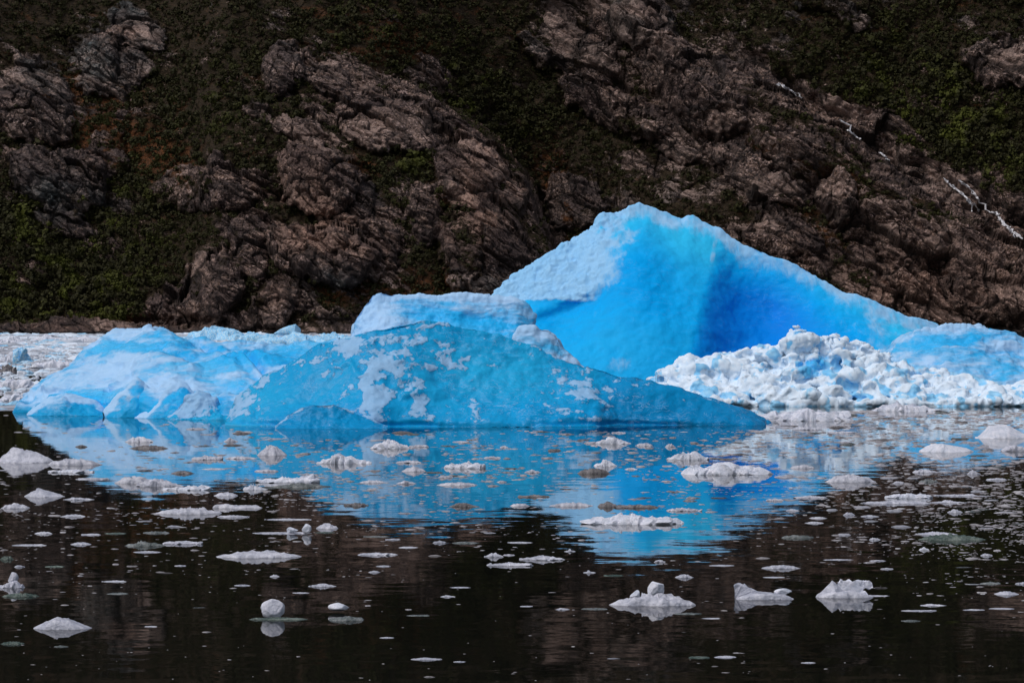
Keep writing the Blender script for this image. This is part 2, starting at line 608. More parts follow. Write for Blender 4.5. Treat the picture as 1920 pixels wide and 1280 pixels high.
# beds that end in ledges, and steep joints across them
tb = B[:, 2] / 4.6 + 0.55 * gn(P / 17, 41) + 0.12 * gn(P / 4, 42)
tb2 = B[:, 2] / 1.7 + 0.9 * gn(P / 11, 43) + 0.15 * gn(P / 2.5, 44)
am1 = ss(-0.3, 0.35, gn(P / 19, 45))
am2 = ss(-0.25, 0.35, gn(P / 9, 46))
bed = 1.7 * am1 * (0.5 - (tb - np.floor(tb))) + 0.65 * am2 * (0.5 - (tb2 - np.floor(tb2)))
jv = (P[:, 0] * 0.96 + P[:, 2] * 0.28) / 6.5 + 0.55 * gn(P / np.array([9.0, 9, 16]), 47)
jf = np.abs(jv - np.floor(jv) - 0.5)
joint = ss(0.07, 0.0, jf) * ss(-0.1, 0.3, gn(P / 13, 48))
fine = bed - 0.9 * joint + 0.16 * fbm(P / 1.6, 3, 9, 0.55)
rockm = rockm + 0.33 * fbm(B / np.array([22.0, 20, 8]), 5, 21, 0.65) - 0.10 * ss(0.12, 0.0, e1)
rk = ss(0.25, 0.6, rockm)
low = ss(1.0, 6.0, P[:, 2])
right_slope = ss(0, 60, d1) * ss(900, 1100, PX)
blk += right_slope * 5.5 * (ridged(B / np.array([95.0, 40, 11.0]), 3, 85, 0.5) - 0.5)
blk += (0.35 + 0.65 * right_slope) * (2.6 * (ridged(B / np.array([46.0, 20, 5.0]), 4, 81, 0.6) - 0.5))
with_cracks = ss(0.92, 0.99, 1 - np.abs(gn(B / np.array([30.0, 14, 3.4]) + 0.4 * wp, 83)))
blk -= 1.1 * with_cracks * rk
disp = rel * (0.5 + 0.5 * rk) + (blk + fine) * (0.25 + 0.75 * rk) + 3.5 * fbm(P / 40, 3, 6)
disp *= 0.45 + 0.55 * low
dirn = np.array([0.0, -0.80, 0.45])
Pm = P + disp[:, None] * dirn
Pm[:, 2] = np.where(P[:, 2] < 0, np.minimum(Pm[:, 2], -0.3), Pm[:, 2])
rust = (0.9 * blob(PX, PY, 170, 220, 110, 70, 30) + 0.8 * blob(PX, PY, 640, 315, 70, 30) + 1.1 * blob(PX, PY, 1055, 380, 30, 90, -18)
        + 0.7 * blob(PX, PY, 790, 540, 80, 40) + 0.7 * blob(PX, PY, 640, 540, 70, 40) + 0.4 * blob(PX, PY, 760, 90, 60, 30)
        + 0.6 * blob(PX, PY, 300, 300, 90, 50, 30) + 0.45 * blob(PX, PY, 1500, 300, 200, 50, 20) + 0.5 * blob(PX, PY, 1600, 470, 220, 50, 25)
        + 0.5 * blob(PX, PY, 230, 597, 160, 8) + 0.6 * blob(PX, PY, 880, 330, 60, 60) + 0.3 * blob(PX, PY, 700, 60, 200, 60)) + 0.20
tone = (0.45 + 0.7 * blob(PX, PY, 620, 440, 110, 60, 20) + 0.65 * blob(PX, PY, 930, 320, 70, 80) + 0.5 * blob(PX, PY, 890, 430, 60, 70) + 0.4 * blob(PX, PY, 560, 320, 80, 50)  # pale rock of the domes, with their lit tops painted in as well
        + 0.35 * blob(PX, PY, 530, 550, 50, 30) + 0.3 * blob(PX, PY, 160, 615, 200, 20)
        - 0.5 * blob(PX, PY, 620, 530, 90, 40) - 0.4 * blob(PX, PY, 930, 560, 90, 70) - 0.4 * blob(PX, PY, 120, 380, 140, 60)  # dome bases painted dark where overhead light leaves shade
        - 0.3 * blob(PX, PY, 700, 350, 60, 60) + 0.35 * blob(PX, PY, 1750, 540, 250, 90) - 0.2 * blob(PX, PY, 1200, 350, 200, 100)
        - 0.25 * blob(PX, PY, 100, 100, 250, 150) - 0.42 * ss(190, -30, PY))  # shade on the upper left slope is put into the rock tone
mountain = link_mesh('mountain', Pm, gridq(nI, nJ), mountain_material(), smooth=False,
                     attrs={'rock': rockm, 'rust': rust, 'tone': tone, 'block': 0.55 * c1 + 0.45 * c2,
                            'crack': np.clip(ss(0.10, 0.01, e1) + 0.8 * ss(0.09, 0.01, e2) + 0.45 * ss(0.10, 0.01, e3) + 0.8 * with_cracks + 0.8 * joint + 0.7 * am1 * ss(0.10, 0.0, 1 - (tb - np.floor(tb))), 0, 1)})
tag(mountain, kind='structure')
GM = Pm.reshape(nI, nJ, 3)
GR = (rockm + 0.08 * fbm(P / 5, 3, 51)).reshape(nI, nJ)


def on_mountain(px, py):
    """point of the slope seen near photo pixel px, py (the relief shifts it a little)"""
    i = np.clip(np.searchsorted(mpx, px), 1, nI - 1)
    j = np.clip(np.searchsorted(-mpy, -np.asarray(py)), 1, nJ - 1)
    return GM[i, j], GR[i, j]


# ------------------------------------------------------------------ scrub that covers the slope: one uncountable mass
def bush_variant(rs, n=46):
    V, Qd = [], []
    lob = rs.normal(size=(5, 3)) * np.array([0.42, 0.42, 0.28]) + np.array([0, 0, 0.55])
    for k in range(n):
        c = lob[rs.randint(5)] + (lambda q: q / np.linalg.norm(q) * rs.uniform(0.22, 0.46))(rs.normal(size=3))
        nn = c - np.array([0, 0, 0.4]) + rs.normal(size=3) * 0.35
        nn /= np.linalg.norm(nn)
        u = np.cross(nn, rs.normal(size=3))
        u /= np.linalg.norm(u)
        v = np.cross(nn, u)
        s = rs.uniform(0.10, 0.21)
        b = len(V)
        V += [c - u * s - v * s * 0.7, c + u * s * 0.9 - v * s, c + u * s + v * s * 0.8, c - u * s * 0.7 + v * s]
        Qd.append([b, b + 1, b + 2, b + 3])
    return np.array(V), np.array(Qd)


def scatter(variants, pos, scl, rotz, which):
    """numpy copies of small meshes into one; scl is (n,3)"""
    Vs, Qs, own, base = [], [], [], 0
    for k, (V, Qd) in enumerate(variants):
        ids = np.nonzero(which == k)[0]
        if len(ids) == 0:
            continue
        c, s = np.cos(rotz[ids])[:, None], np.sin(rotz[ids])[:, None]
        L = V[None] * scl[ids][:, None, :]
        X = L[..., 0] * c - L[..., 1] * s + pos[ids, 0][:, None]
        Yv = L[..., 0] * s + L[..., 1] * c + pos[ids, 1][:, None]
        Z = L[..., 2] + pos[ids, 2][:, None]
        Vs.append(np.stack([X, Yv, Z], -1).reshape(-1, 3))
        Qs.append((Qd[None] + (np.arange(len(ids)) * len(V))[:, None, None] + base).reshape(-1, Qd.shape[1]))
        own.append(np.repeat(ids, len(V)))
        base += len(ids) * len(V)
    return np.concatenate(Vs), np.concatenate(Qs), np.concatenate(own)


rs = np.random.RandomState(3)
bv = [bush_variant(rs) for _ in range(8)]
N = 42000
bx, by = rs.uniform(-30, 1950, N), rs.uniform(-25, 612, N)
bp, br = on_mountain(bx, by)
keep = (br + rs.uniform(-0.10, 0.10, N) < 0.43) & (bp[:, 2] > 3.5)
lush = (blob(bx, by, 120, 430, 190, 150) + blob(bx, by, 900, 190, 110, 50, 35) + blob(bx, by, 1780, 240, 230, 130, 30)
        + blob(bx, by, 100, 575, 200, 40) + 0.7 * blob(bx, by, 780, 330, 60, 80) + 0.4 * blob(bx, by, 430, 200, 150, 90)
        + 0.4 * blob(bx, by, 700, 60, 150, 70))
keep &= (rs.rand(N) < 0.55 + 0.6 * lush)
# keep the stream bed clear
dg, _ = sdline(bx, by, GULLY)
keep &= ~((np.abs(dg) < 13) & (bx > 1350))
bx, by, bp, lush = bx[keep], by[keep], bp[keep], lush[keep]
n = len(bx)
bs = rs.uniform(0.6, 1.6, n) * np.where(rs.rand(n) < 0.07, 1.7, 1.0) * (1 + 0.35 * np.clip(lush, 0, 1))
bsc = np.stack([bs * rs.uniform(0.9, 1.3, n), bs, bs * rs.uniform(0.75, 1.25, n)], 1)
BV, BQ, own = scatter(bv, bp - np.array([0, 0, 0.35]), bsc, rs.uniform(0, 6.28, n), rs.randint(0, 8, n))
hue = np.clip(lush, 0, 1)[own] * np.repeat(1, len(own))
scrub = link_mesh('scrub', BV, BQ, leaf_material('scrub_leaves', (0.013, 0.0125, 0.0035), (0.032, 0.030, 0.006), (0.066, 0.074, 0.009)),
                  smooth=False, attrs={'hue': hue})
tag(scrub, 'dark green bushes and low trees covering the ledges of the rocky mountainside', 'scrub', kind='stuff')

# ------------------------------------------------------------------ waterfalls in the gully
t = NT('falling_water')
M_FALL = t.done(t.mix(t.rng(t.noise(1.5, 4), 0.4, 0.6), (0.60, 0.59, 0.62), (0.88, 0.87, 0.90)), 0.5)


def resamp(pts, n):
    pts = np.array(pts, float)
    d = np.r_[0, np.cumsum(np.hypot(*np.diff(pts, axis=0).T))]
    s = np.linspace(0, d[-1], n)
    return np.interp(s, d, pts[:, 0]), np.interp(s, d, pts[:, 1])


def ray_hit_front(px, py):
    """nearest slope point whose picture position is px, py"""
    i0 = max(0, np.searchsorted(mpx, px) - 14)
    j0 = max(0, np.searchsorted(-mpy, -py) - 14)
    sub = GM[i0:i0 + 28, j0:j0 + 28].reshape(-1, 3)
    qx, qy = proj(sub)
    d = np.hypot(qx - px, qy - py)
    c = sub[np.argsort(d)[:6]]
    return c[np.argmin(c[:, 1])]


def waterfall(lines, label, group='waterfalls down the gully of the mountainside'):
    V, Qd = [], []
    rw = np.random.RandomState(len(label))
    for pts, wd in lines:
        n_ = max(4, int(sum(math.hypot(b[0] - a[0], b[1] - a[1]) for a, b in zip(pts, pts[1:])) / 1.6))
        xs, ys = resamp(pts, n_)
        for m in range(int(2 + wd * 5)):
            jx, jy = rw.normal(size=2) * (0.4 + 2.2 * wd)
            for q in range(n_ - 1):
                if m and rw.rand() < 0.45 + 0.25 * math.sin(q * 0.7 + m):
                    continue
                x_, y_ = xs[q] + jx * math.sin(q / n_ * 3.1), ys[q] + jy * 0.6
                p0 = ray_hit_front(x_, y_)
                p1 = ray_hit_front(x_ + (xs[q + 1] - xs[q]) * 1.6, y_ + (ys[q + 1] - ys[q]) * 1.6)
                if m and (np.linalg.norm(p1 - p0) > 4 or np.linalg.norm(p1 - p0) < 0.2):
                    continue
                o_ = np.array([0, -1.1, 0.4])
                hw = rw.uniform(0.12, 0.36) if m else 0.12
                x = np.array([hw, 0, hw * 0.5])
                b = len(V)
                for p, f_ in ((p0 + o_, 1.0), (p1 + o_, 0.5)):
                    V += [p - x * f_, p + np.array([0, -0.2, 0.05]), p + x * f_, p + np.array([0, 0.4, -0.2])]
                for e in range(4):
                    Qd.append([b + e, b + (e + 1) % 4, b + 4 + (e + 1) % 4, b + 4 + e])
    o = link_mesh('waterfall', np.array(V), np.array(Qd), M_FALL)
    return tag(o, label, 'waterfall', group)


waterfall([([(1458, 158), (1478, 170), (1504, 185)], 0.8)], 'short white stream at the top of the gully, highest of the waterfalls')
waterfall([([(1575, 228), (1592, 240), (1598, 252), (1612, 262)], 0.9), ([(1590, 238), (1602, 254)], 0.4)], 'forked white waterfall in the middle of the gully, second from the top')
waterfall([([(1648, 286), (1666, 302)], 0.6)], 'tiny white trickle in the gully between two larger waterfalls')
waterfall([([(1768, 337), (1790, 355), (1818, 378), (1822, 398)], 0.4), ([(1795, 342), (1815, 355), (1835, 378), (1850, 395)], 0.5),
           ([(1812, 352), (1830, 370), (1848, 392)], 0.35), ([(1800, 362), (1822, 385), (1835, 398)], 0.3)],
          'wide waterfall of several thin strands fanning over bare rock')
waterfall([([(1850, 396), (1870, 404)], 0.4), ([(1870, 411), (1890, 428), (1915, 452)], 0.8)], 'lowest waterfall, running down to the right edge below the fan of strands')


# ------------------------------------------------------------------ large bergs: swept profiles with real depth
def berg(name, sil, base, setback, back, mat, prof=None, disp=None, crust=None, deep=None, n=(300, 90), parent=None, jag=0.0, seed=1, soft=14):
    """sil: crest as photo pixels; base: row of its water line; setback/back: metres from the water line to the crest and on to the rear"""
    px, top = resamp(sil, n[0])
    bpy_ = np.interp(px, [p[0] for p in base], [p[1] for p in base]) if isinstance(base, list) else np.full(len(px), float(base))
    if jag:
        q = np.stack([px / 14.0, px * 0, px * 0 + seed], 1)
        dtop = jag * fbm(q, 4, seed, 0.6) * ss(0, 12, bpy_ - top)
    else:
        dtop = top * 0
    # the crest line is detail of the crest only: the body below follows a smoothed line
    ts = np.array([np.average(top, weights=np.exp(-((px - a_) / soft) ** 2)) for a_ in px])
    dtop = dtop + (top - ts)
    top = ts
    Yb = Yw(bpy_)
    sb = setback(px) if callable(setback) else np.full(len(px), float(setback))
    Yr = Yb + sb
    zr = np.maximum(EYE - (top - HZ) / F * Yr, 0.02)
    nj = n[1]
    tj = np.linspace(0, 1, nj)
    T, PXX = np.meshgrid(tj, px)
    pr = prof(PXX, T, zr[:, None]) if prof else T
    Yf = Yb[:, None] + sb[:, None] * pr
    zj = -dtop / F * Yr
    Zf = zr[:, None] * T + zj[:, None] * T ** 16
    Xf = (PXX - 960) / F * Yf
    front = np.stack([Xf, Yf, Zf], -1)
    tb = np.linspace(0, 1, nj // 2)[1:]
    Xr = ((px - 960) / F * Yr)[:, None] + 0 * tb[None]
    Yk = Yr[:, None] + back * tb[None]
    zr = zr + zj
    Zk = zr[:, None] * (1 - tb[None] ** 1.6) - 0.4 * tb[None]
    rear = np.stack([Xr, Yk, Zk], -1)
    foot = front[:, :1] + np.array([0, 0.15, -0.6])
    G = np.concatenate([foot, front, rear], 1)
    a_, b_ = G.shape[:2]
    Pn = G.reshape(-1, 3)
    nn = -nrm_of(Pn, a_, b_)
    if np.mean(nn.reshape(a_, b_, 3)[:, 5, 1]) > 0:
        nn = -nn
    qx, qy = proj(Pn)
    if disp:
        Pn = Pn + nn * disp(Pn, qx, qy)[:, None]
    at = {'crust': crust(Pn, qx, qy) if crust else np.full(len(Pn), 0.5), 'deep': deep(Pn, qx, qy) if deep else np.full(len(Pn), 0.3)}
    # end caps sink under the water, so the shell closes below it
    return link_mesh(name, Pn, gridq(a_, b_), mat, parent, attrs=at)


# tall two-faced berg at the back
SB = [(918, 600), (925, 557), (935, 545), (965, 518), (1000, 498), (1040, 472), (1075, 455), (1105, 435), (1120, 420), (1128, 407), (1150, 402),
      (1165, 398), (1180, 388), (1200, 380), (1215, 384), (1240, 395), (1262, 405), (1278, 411), (1288, 405), (1300, 403), (1315, 412),
      (1335, 424), (1350, 427), (1360, 440), (1390, 458), (1420, 468), (1450, 482), (1480, 491), (1500, 500), (1540, 522), (1580, 545),
      (1620, 558), (1660, 576), (1700, 590), (1740, 600), (1762, 610), (1780, 640), (1790, 722)]


def back_prof(px, t, zr):
    edge = 1342 - 55 * (1 - t)
    # left face leans back, right face is a hollow bowl turned away to the right
    right = ss(-8, 70, px - edge)
    q = t ** 1.15
    bowl = -0.28 * np.sin(np.pi * np.clip(t, 0, 1)) * np.exp(-((px - 1450) / 130.0) ** 2)
    l = q + 0.10 * np.exp(-((px - 1060) / 90.0) ** 2) * ss(0.62, 0.5, t) * ss(0, 0.45, t) - 0.10 * np.sin(np.pi * t) * np.exp(-((px - 1200) / 110.0) ** 2)
    r = q - bowl * 0.9
    out = l * (1 - right) + r * right
    return out + 0.50 * ss(0, 160, px - edge) * (1 - t) * ss(260, 60, px - edge) * 0.6


def back_disp(P, px, py):
    lc = ss(1180, 1120, px + (py - 470) * 0.45) * ss(572, 560, py)
    dent = voro(P / 1.7 + 0.3 * gn(P / 2, 5)[:, None], 7)[0]
    return (0.25 * fbm(P / 5, 4, 2) + 0.13 * dent + lc * (0.20 * fbm(P / 1.2, 4, 5, 0.6) + 0.25 * ridged(P / np.array([2.5, 2, 1.0]), 3, 8))
            + 0.05 * fbm(P / 1.0, 3, 12))


def back_crust(P, px, py):
    top = np.interp(px, [p[0] for p in SB], [p[1] for p in SB])
    lc = ss(75, -60, px - 1150 + (py - 480) * 0.42 - 40 * fbm(P / np.array([2.0, 2, 4]), 4, 40, 0.6)) * ss(568, 562, py + 2.0 * gn(P / 3, 3))
    edge = ss(52, 2, (py - top) + 10 * gn(P / 2.5, 9))
    rt = ss(1520, 1640, px + (560 - py) * 0.2) * (0.42 + 0.25 * fbm(P / np.array([4, 4, 1.6]), 4, 19))
    return np.clip(np.maximum.reduce([lc * 0.92 - 0.14 * (lc < 0.05), edge * 0.72, rt, 0.52 * blob(px, py, 1160, 680, 26, 16), np.full(len(P), -0.14),
                                      0.42 * ss(8, 2, np.abs(px - 1343 + (py - 440) * 0.17)) * ss(530, 480, py)]), -0.3, 1)


def back_deep(P, px, py):
    edge = 1345 - (py - 440) * 0.24
    right = ss(-8, 24, px - edge)
    d = 0.50 - 0.12 * ss(560, 660, py) * (1 - right)
    d = d + right * (0.40 * np.exp(-((px - 1400) / 110.0) ** 2) * ss(430, 600, py) + 0.22)
    d = d - 0.22 * blob(px, py, 1320, 480, 60, 90)
    top = np.interp(px, [p[0] for p in SB], [p[1] for p in SB])
    d = d - 0.50 * ss(120, 0, py - top) - 0.35 * ss(1560, 1720, px)
    return d


ob = berg('iceberg', SB, 726, lambda x: 9 + 5 * np.exp(-((x - 1250) / 250.0) ** 2), 26, M_BACK, back_prof, back_disp, back_crust, back_deep,
          (620, 190), jag=1.6, seed=3, soft=42)
tag(ob, 'tallest iceberg, a deep blue peak with a smooth two-sided face and pale crusted left shoulder', 'iceberg')

# pale plateau behind the front ridge
SP = [(648, 660), (656, 620), (660, 602), (680, 570), (698, 551), (715, 547), (740, 551), (770, 556), (810, 558), (870, 555), (910, 558), (940, 560),
      (965, 563), (985, 575), (998, 590), (1001, 610), (1000, 660)]
pl_disp = lambda P, px, py: 0.30 * fbm(P / 3.5, 4, 4) + 0.22 * ridged(P / np.array([7, 3, 0.9]), 3, 11) * ss(700, 780, px) + 0.10 * fbm(P / 0.7, 3, 6)
ob = berg('iceberg', SP, 762, 6, 14, M_LEFT, lambda px, t, z: t ** 0.8, pl_disp,
          lambda P, px, py: 0.52 + 0.28 * blob(px, py, 690, 590, 40, 60) + 0.25 * ss(572, 556, py) + 0.1 * gn(P / 2, 6) - 0.25 * blob(px, py, 850, 600, 120, 14, 8)
          - 0.15 * blob(px, py, 930, 610, 60, 20),
          lambda P, px, py: 0.30 + 0.25 * blob(px, py, 870, 600, 130, 25, 8), (300, 110), jag=1.5, seed=8)
tag(ob, 'flat-topped pale blue iceberg standing between the tall peak and the turquoise ridge', 'iceberg')
SL = [(955, 700), (962, 640), (964, 624), (975, 613), (1000, 610), (1030, 618), (1048, 632), (1056, 650), (1072, 668), (1095, 690), (1115, 720)]
ob = berg('iceberg', SL, 775, 4, 8, M_LEFT, lambda px, t, z: t ** 0.8, lambda P, px, py: 0.3 * fbm(P / 2.5, 4, 14) + 0.08 * fbm(P / 0.6, 3, 6),
          lambda P, px, py: 0.62 + 0.3 * ss(640, 615, py) - 0.25 * blob(px, py, 1010, 650, 40, 8) + 0.2 * ss(655, 675, py),
          lambda P, px, py: 0.25 + 0 * px, (130, 80), jag=1.5, seed=18)
tag(ob, 'small rounded pale ice hump at the right end of the flat-topped iceberg', 'iceberg')

# layered berg at the left
SLF = [(34, 776), (42, 766), (60, 742), (82, 720), (120, 690), (160, 660), (196, 637), (213, 624), (240, 619), (272, 620), (300, 627), (330, 633), (380, 640),
       (440, 646), (520, 650), (600, 652), (650, 650), (700, 665), (760, 720)]


def left_prof(px, t, z):
    b = 0.035 * np.abs(np.sin((px - 40) / 32.0 + 0.6 * np.sin(px / 31.0))) * np.exp(-(t / 0.35) ** 2)
    return np.clip(0.10 * ss(0, 0.35, t) + 0.90 * np.clip((t - 0.15) / 0.85, 0, 1) ** 1.25, 0, 1.2) + b


def left_disp(P, px, py):
    lobes = sum(a * blob(px, py, cx, cy, rx, ry, r) for cx, cy, rx, ry, r, a in
                [(265, 750, 40, 40, 20, 0.45), (150, 745, 45, 30, -30, 0.3), (345, 755, 40, 30, 30, -0.3), (330, 690, 90, 14, 12, 0.5), (470, 690, 100, 12, 10, 0.4),
                 (420, 720, 60, 14, 20, -0.4), (410, 668, 80, 6, 28, -0.5), (480, 690, 60, 5, 32, -0.5)])
    return lobes + 0.45 * planes(P / np.array([5.0, 4, 2.4]) + 0.2 * gn(P, 4)[:, None], 6) + 0.35 * fbm(P / 4, 4, 24) + 0.30 * ridged(P / np.array([6, 5, 1.2]), 3, 27) + 0.08 * fbm(P / 0.6, 3, 29)


def left_crust(P, px, py):
    c = 0.60 + 0.30 * fbm(P / np.array([5, 4, 1.3]), 5, 33, 0.6)
    c = c - 0.34 * blob(px, py, 430, 680, 150, 26, 8) - 0.35 * blob(px, py, 250, 655, 70, 10, 15) - 0.2 * blob(px, py, 540, 670, 100, 14)
    c = c + 0.2 * blob(px, py, 250, 690, 60, 25, -20) + 0.25 * blob(px, py, 350, 715, 60, 14)
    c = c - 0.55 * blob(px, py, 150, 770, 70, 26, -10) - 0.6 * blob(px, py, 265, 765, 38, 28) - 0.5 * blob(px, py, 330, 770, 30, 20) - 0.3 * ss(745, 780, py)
    return c + 0.25 * ss(640, 625, py) * ss(300, 240, px)


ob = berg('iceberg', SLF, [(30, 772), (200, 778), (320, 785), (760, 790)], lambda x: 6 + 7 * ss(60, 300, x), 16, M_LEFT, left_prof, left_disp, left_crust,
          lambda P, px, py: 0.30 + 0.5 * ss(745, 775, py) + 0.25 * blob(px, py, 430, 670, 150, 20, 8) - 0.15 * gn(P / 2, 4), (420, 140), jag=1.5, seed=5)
tag(ob, 'broad rounded pale blue iceberg at the left with streaked top and scalloped foot', 'iceberg')
LEFTBERG = ob
for sl_, b_ in (([(196, 781), (205, 764), (226, 735), (246, 716), (258, 709), (272, 720), (292, 738), (304, 762), (314, 783)], 781),
                ([(252, 783), (280, 762), (312, 732), (336, 712), (350, 716), (364, 732), (384, 764), (396, 786)], 783),
                ([(50, 777), (62, 764), (92, 745), (120, 738), (150, 744), (176, 752), (196, 768), (206, 781)], 778)):
    def lobe_crust(P, px, py, sl_=sl_, b_=b_):
        top_ = np.interp(px, [p[0] for p in sl_], [p[1] for p in sl_])
        u = (px - sl_[0][0]) / (sl_[-1][0] - sl_[0][0])
        return 0.30 + 0.45 * ss(18, 2, py - top_) + 0.22 * ss(0.6, 0.1, u) + 0.30 * fbm(P / 1.2, 4, 71) - 0.35 * ss(0.5, 0.8, u) * ss(2, 12, py - top_) - 0.25 * ss(b_ - 16, b_, py)
    berg('ice_lobe', sl_, b_ + 1.5, lambda px: 1.6 + 0 * px, 5.0, M_LEFT, lambda px, t, z: 0.25 * t + 0.75 * t ** 1.6,
         lambda P, px, py: 0.20 * fbm(P / 1.8, 4, 72) + 0.15 * planes(P / 1.8, 8), lobe_crust,
         lambda P, px, py: 0.55 + 0.25 * ss(740, 780, py), (130, 60), parent=LEFTBERG, seed=4, soft=6)
SC = [(310, 788), (318, 780), (335, 760), (352, 742), (372, 733), (392, 738), (410, 752), (430, 765), (452, 780), (462, 790)]
ob = berg('ice_chunk', SC, 787, 1.6, 2.5, M_FRONT, lambda px, t, z: t ** 0.7, lambda P, px, py: 0.25 * fbm(P / 1.4, 4, 44) + 0.05 * fbm(P / 0.4, 3, 6),
          lambda P, px, py: 0.70 - 0.4 * ss(385, 430, px) - 0.3 * ss(770, 784, py), lambda P, px, py: 0.25 + 0 * px, (120, 60), jag=1.0, seed=6)
tag(ob, 'small frosted ice chunk wedged between the rounded left iceberg and the turquoise ridge', 'ice chunk')

# turquoise ridge in front
SF = [(424, 799), (428, 786), (432, 768), (446, 746), (480, 722), (500, 706), (520, 697), (560, 676), (600, 656), (650, 636), (680, 622), (720, 611), (770, 601), (800, 600),
      (850, 612), (880, 615), (900, 618), (960, 640), (1000, 652), (1060, 674), (1090, 682), (1120, 689), (1160, 704), (1220, 715), (1290, 735), (1350, 752),
      (1400, 768), (1436, 783), (1448, 797)]


def front_prof(px, t, z):
    rb = ss(-10, 35, px - (1128 - 30 * t))                 # the right wing lies a step further back
    fold = 0.10 * np.sin((px - 640) / 75.0) * (1 - t)
    hollow = 0.18 * np.sin(np.pi * t) * np.exp(-((px - 930) / 130.0) ** 2)
    return t ** 1.1 + 0.28 * rb * (1 - t) + fold + hollow


def front_disp(P, px, py):
    patch = front_patch(P, px, py)
    notch = -0.22 * np.exp(-((P[:, 2] - 0.12) / 0.10) ** 2)
    dent = voro(P / 1.1 + 0.3 * gn(P / 2, 5)[:, None], 7)[0]
    return notch + 0.07 * dent + 0.22 * fbm(P / 3.5, 4, 34) + 0.20 * planes(P / np.array([4.5, 3, 2.8]) + 0.2 * gn(P, 4)[:, None], 5) + 0.03 * ss(0.40, 0.6, patch) + 0.05 * fbm(P / 0.7, 3, 37) + 0.10 * ridged(P / 2.0, 3, 38) * ss(560, 470, px)


def front_patch(P, px, py):
    w1 = px + 16 * fbm(P / 1.6, 4, 61, 0.6)
    w2 = py + 12 * fbm(P / 1.6, 4, 62, 0.6)
    n = 0.26 * fbm(P / np.array([1.2, 1.4, 0.9]), 5, 64, 0.68)
    n = n + 0.16 * ss(0.86, 0.97, 1 - np.abs(gn(P / np.array([1.6, 2, 1.0]) + 0.6 * gn(P, 5)[:, None], 67))) * ss(-0.2, 0.3, gn(P / 4, 68))
    c = 0.12 + 0 * px
    for cx, cy, rx, ry, r, a in [(700, 730, 34, 62, 8, 0.62), (745, 690, 34, 26, 40, 0.5), (775, 760, 22, 26, 0, 0.45), (740, 640, 60, 18, -12, 0.45), (790, 690, 18, 18, 30, 0.4),
                                 (850, 670, 26, 12, 40, 0.4), (895, 760, 10, 26, -10, 0.42), (1100, 725, 32, 34, 10, 0.55), (1085, 780, 42, 12, 0, 0.40), (1060, 700, 30, 12, 20, 0.35),
                                 (560, 690, 80, 10, -26, 0.35), (455, 745, 18, 40, 25, 0.50), (480, 770, 30, 30, 0, 0.20), (650, 655, 60, 22, -22, 0.42), (630, 700, 20, 30, 20, 0.3),
                                 (800, 608, 60, 5, 4, 0.45), (1160, 712, 20, 6, 15, 0.35), (800, 780, 30, 12, 30, 0.25)]:
        c = np.maximum(c, 0.12 + a * 1.08 * blob(w1, w2, cx, cy, rx * 1.45, ry * 1.45, r))
    hole = 0.4 * blob(w1, w2, 725, 712, 12, 16) + 0.35 * blob(w1, w2, 665, 735, 8, 34, 10) + 0.3 * blob(w1, w2, 1098, 760, 12, 12)
    return c + n - hole


def front_crust(P, px, py):
    top = np.interp(px, [p[0] for p in SF], [p[1] for p in SF])
    rim = 0.40 * ss(10, 1, py - top + 4 * gn(P / 0.8, 77)) * (0.6 + 0.5 * gn(P / 1.5, 5))
    return np.clip(np.maximum(front_patch(P, px, py), rim + 0.12) - 0.3 * ss(0.35, 0.1, P[:, 2]), 0, 1)


ob = berg('iceberg', SF, [(420, 797), (700, 801), (1000, 800), (1450, 798)], lambda x: 3.0 + 2.5 * np.exp(-((x - 850) / 300.0) ** 2), 6, M_FRONT, front_prof, front_disp, front_crust,
          lambda P, px, py: 0.42 + 0.12 * gn(P / 5, 3) - 0.25 * ss(560, 450, px) + 0.30 * ss(1110, 1160, px) + 0.1 * ss(740, 800, py) - 0.18 * blob(px, py, 900, 690, 150, 60),
          (760, 170), jag=1.2, seed=9)
tag(ob, 'long low turquoise iceberg in front with lacy frost patches on its smooth wet face', 'iceberg')
SG = [(516, 803), (522, 796), (540, 778), (560, 765), (590, 759), (625, 757), (650, 766), (675, 778), (700, 790), (722, 801), (726, 803)]
lobe = berg('ice_lobe', SG, 803, 1.0, 2.2, M_FRONT, lambda px, t, z: t ** 0.8, lambda P, px, py: 0.14 * fbm(P / 1.6, 4, 84) + 0.03 * fbm(P / 0.4, 3, 6),
            lambda P, px, py: 0.22 + 0.45 * ss(12, 0, py - np.interp(px, [p[0] for p in SG], [p[1] for p in SG])) * (0.6 + 0.5 * gn(P, 5)) + 0.1 * gn(P / 1.2, 7),
            lambda P, px, py: 0.62 + 0 * px, (150, 50), parent=ob, seed=6)

# smooth blue berg behind the rubble at the right
SR = [(1655, 690), (1665, 660), (1690, 641), (1720, 626), (1758, 622), (1775, 614), (1800, 611), (1850, 615), (1880, 622), (1910, 636), (1950, 648), (2010, 668), (2050, 700)]


def right_disp(P, px, py):
    return 0.45 * fbm(P / 4, 4, 94) + 0.55 * ridged(P / np.array([8, 6, 1.7]), 3, 97) + 0.12 * fbm(P / 0.9, 3, 6)


ob = berg('iceberg', SR, 748, 8, 14, M_LEFT, lambda px, t, z: t ** 0.9, right_disp,
          lambda P, px, py: 0.55 + 0.22 * fbm(P / np.array([6, 5, 1.3]), 4, 98) - 0.35 * blob(px, py, 1790, 645, 80, 14, -8) - 0.2 * blob(px, py, 1880, 690, 40, 30) + 0.2 * ss(630, 615, py),
          lambda P, px, py: 0.35 + 0.2 * blob(px, py, 1850, 650, 100, 20), (260, 110), jag=1.5, seed=11)
tag(ob, 'smooth rounded blue iceberg rising behind the white crumbled one at the right edge', 'iceberg')


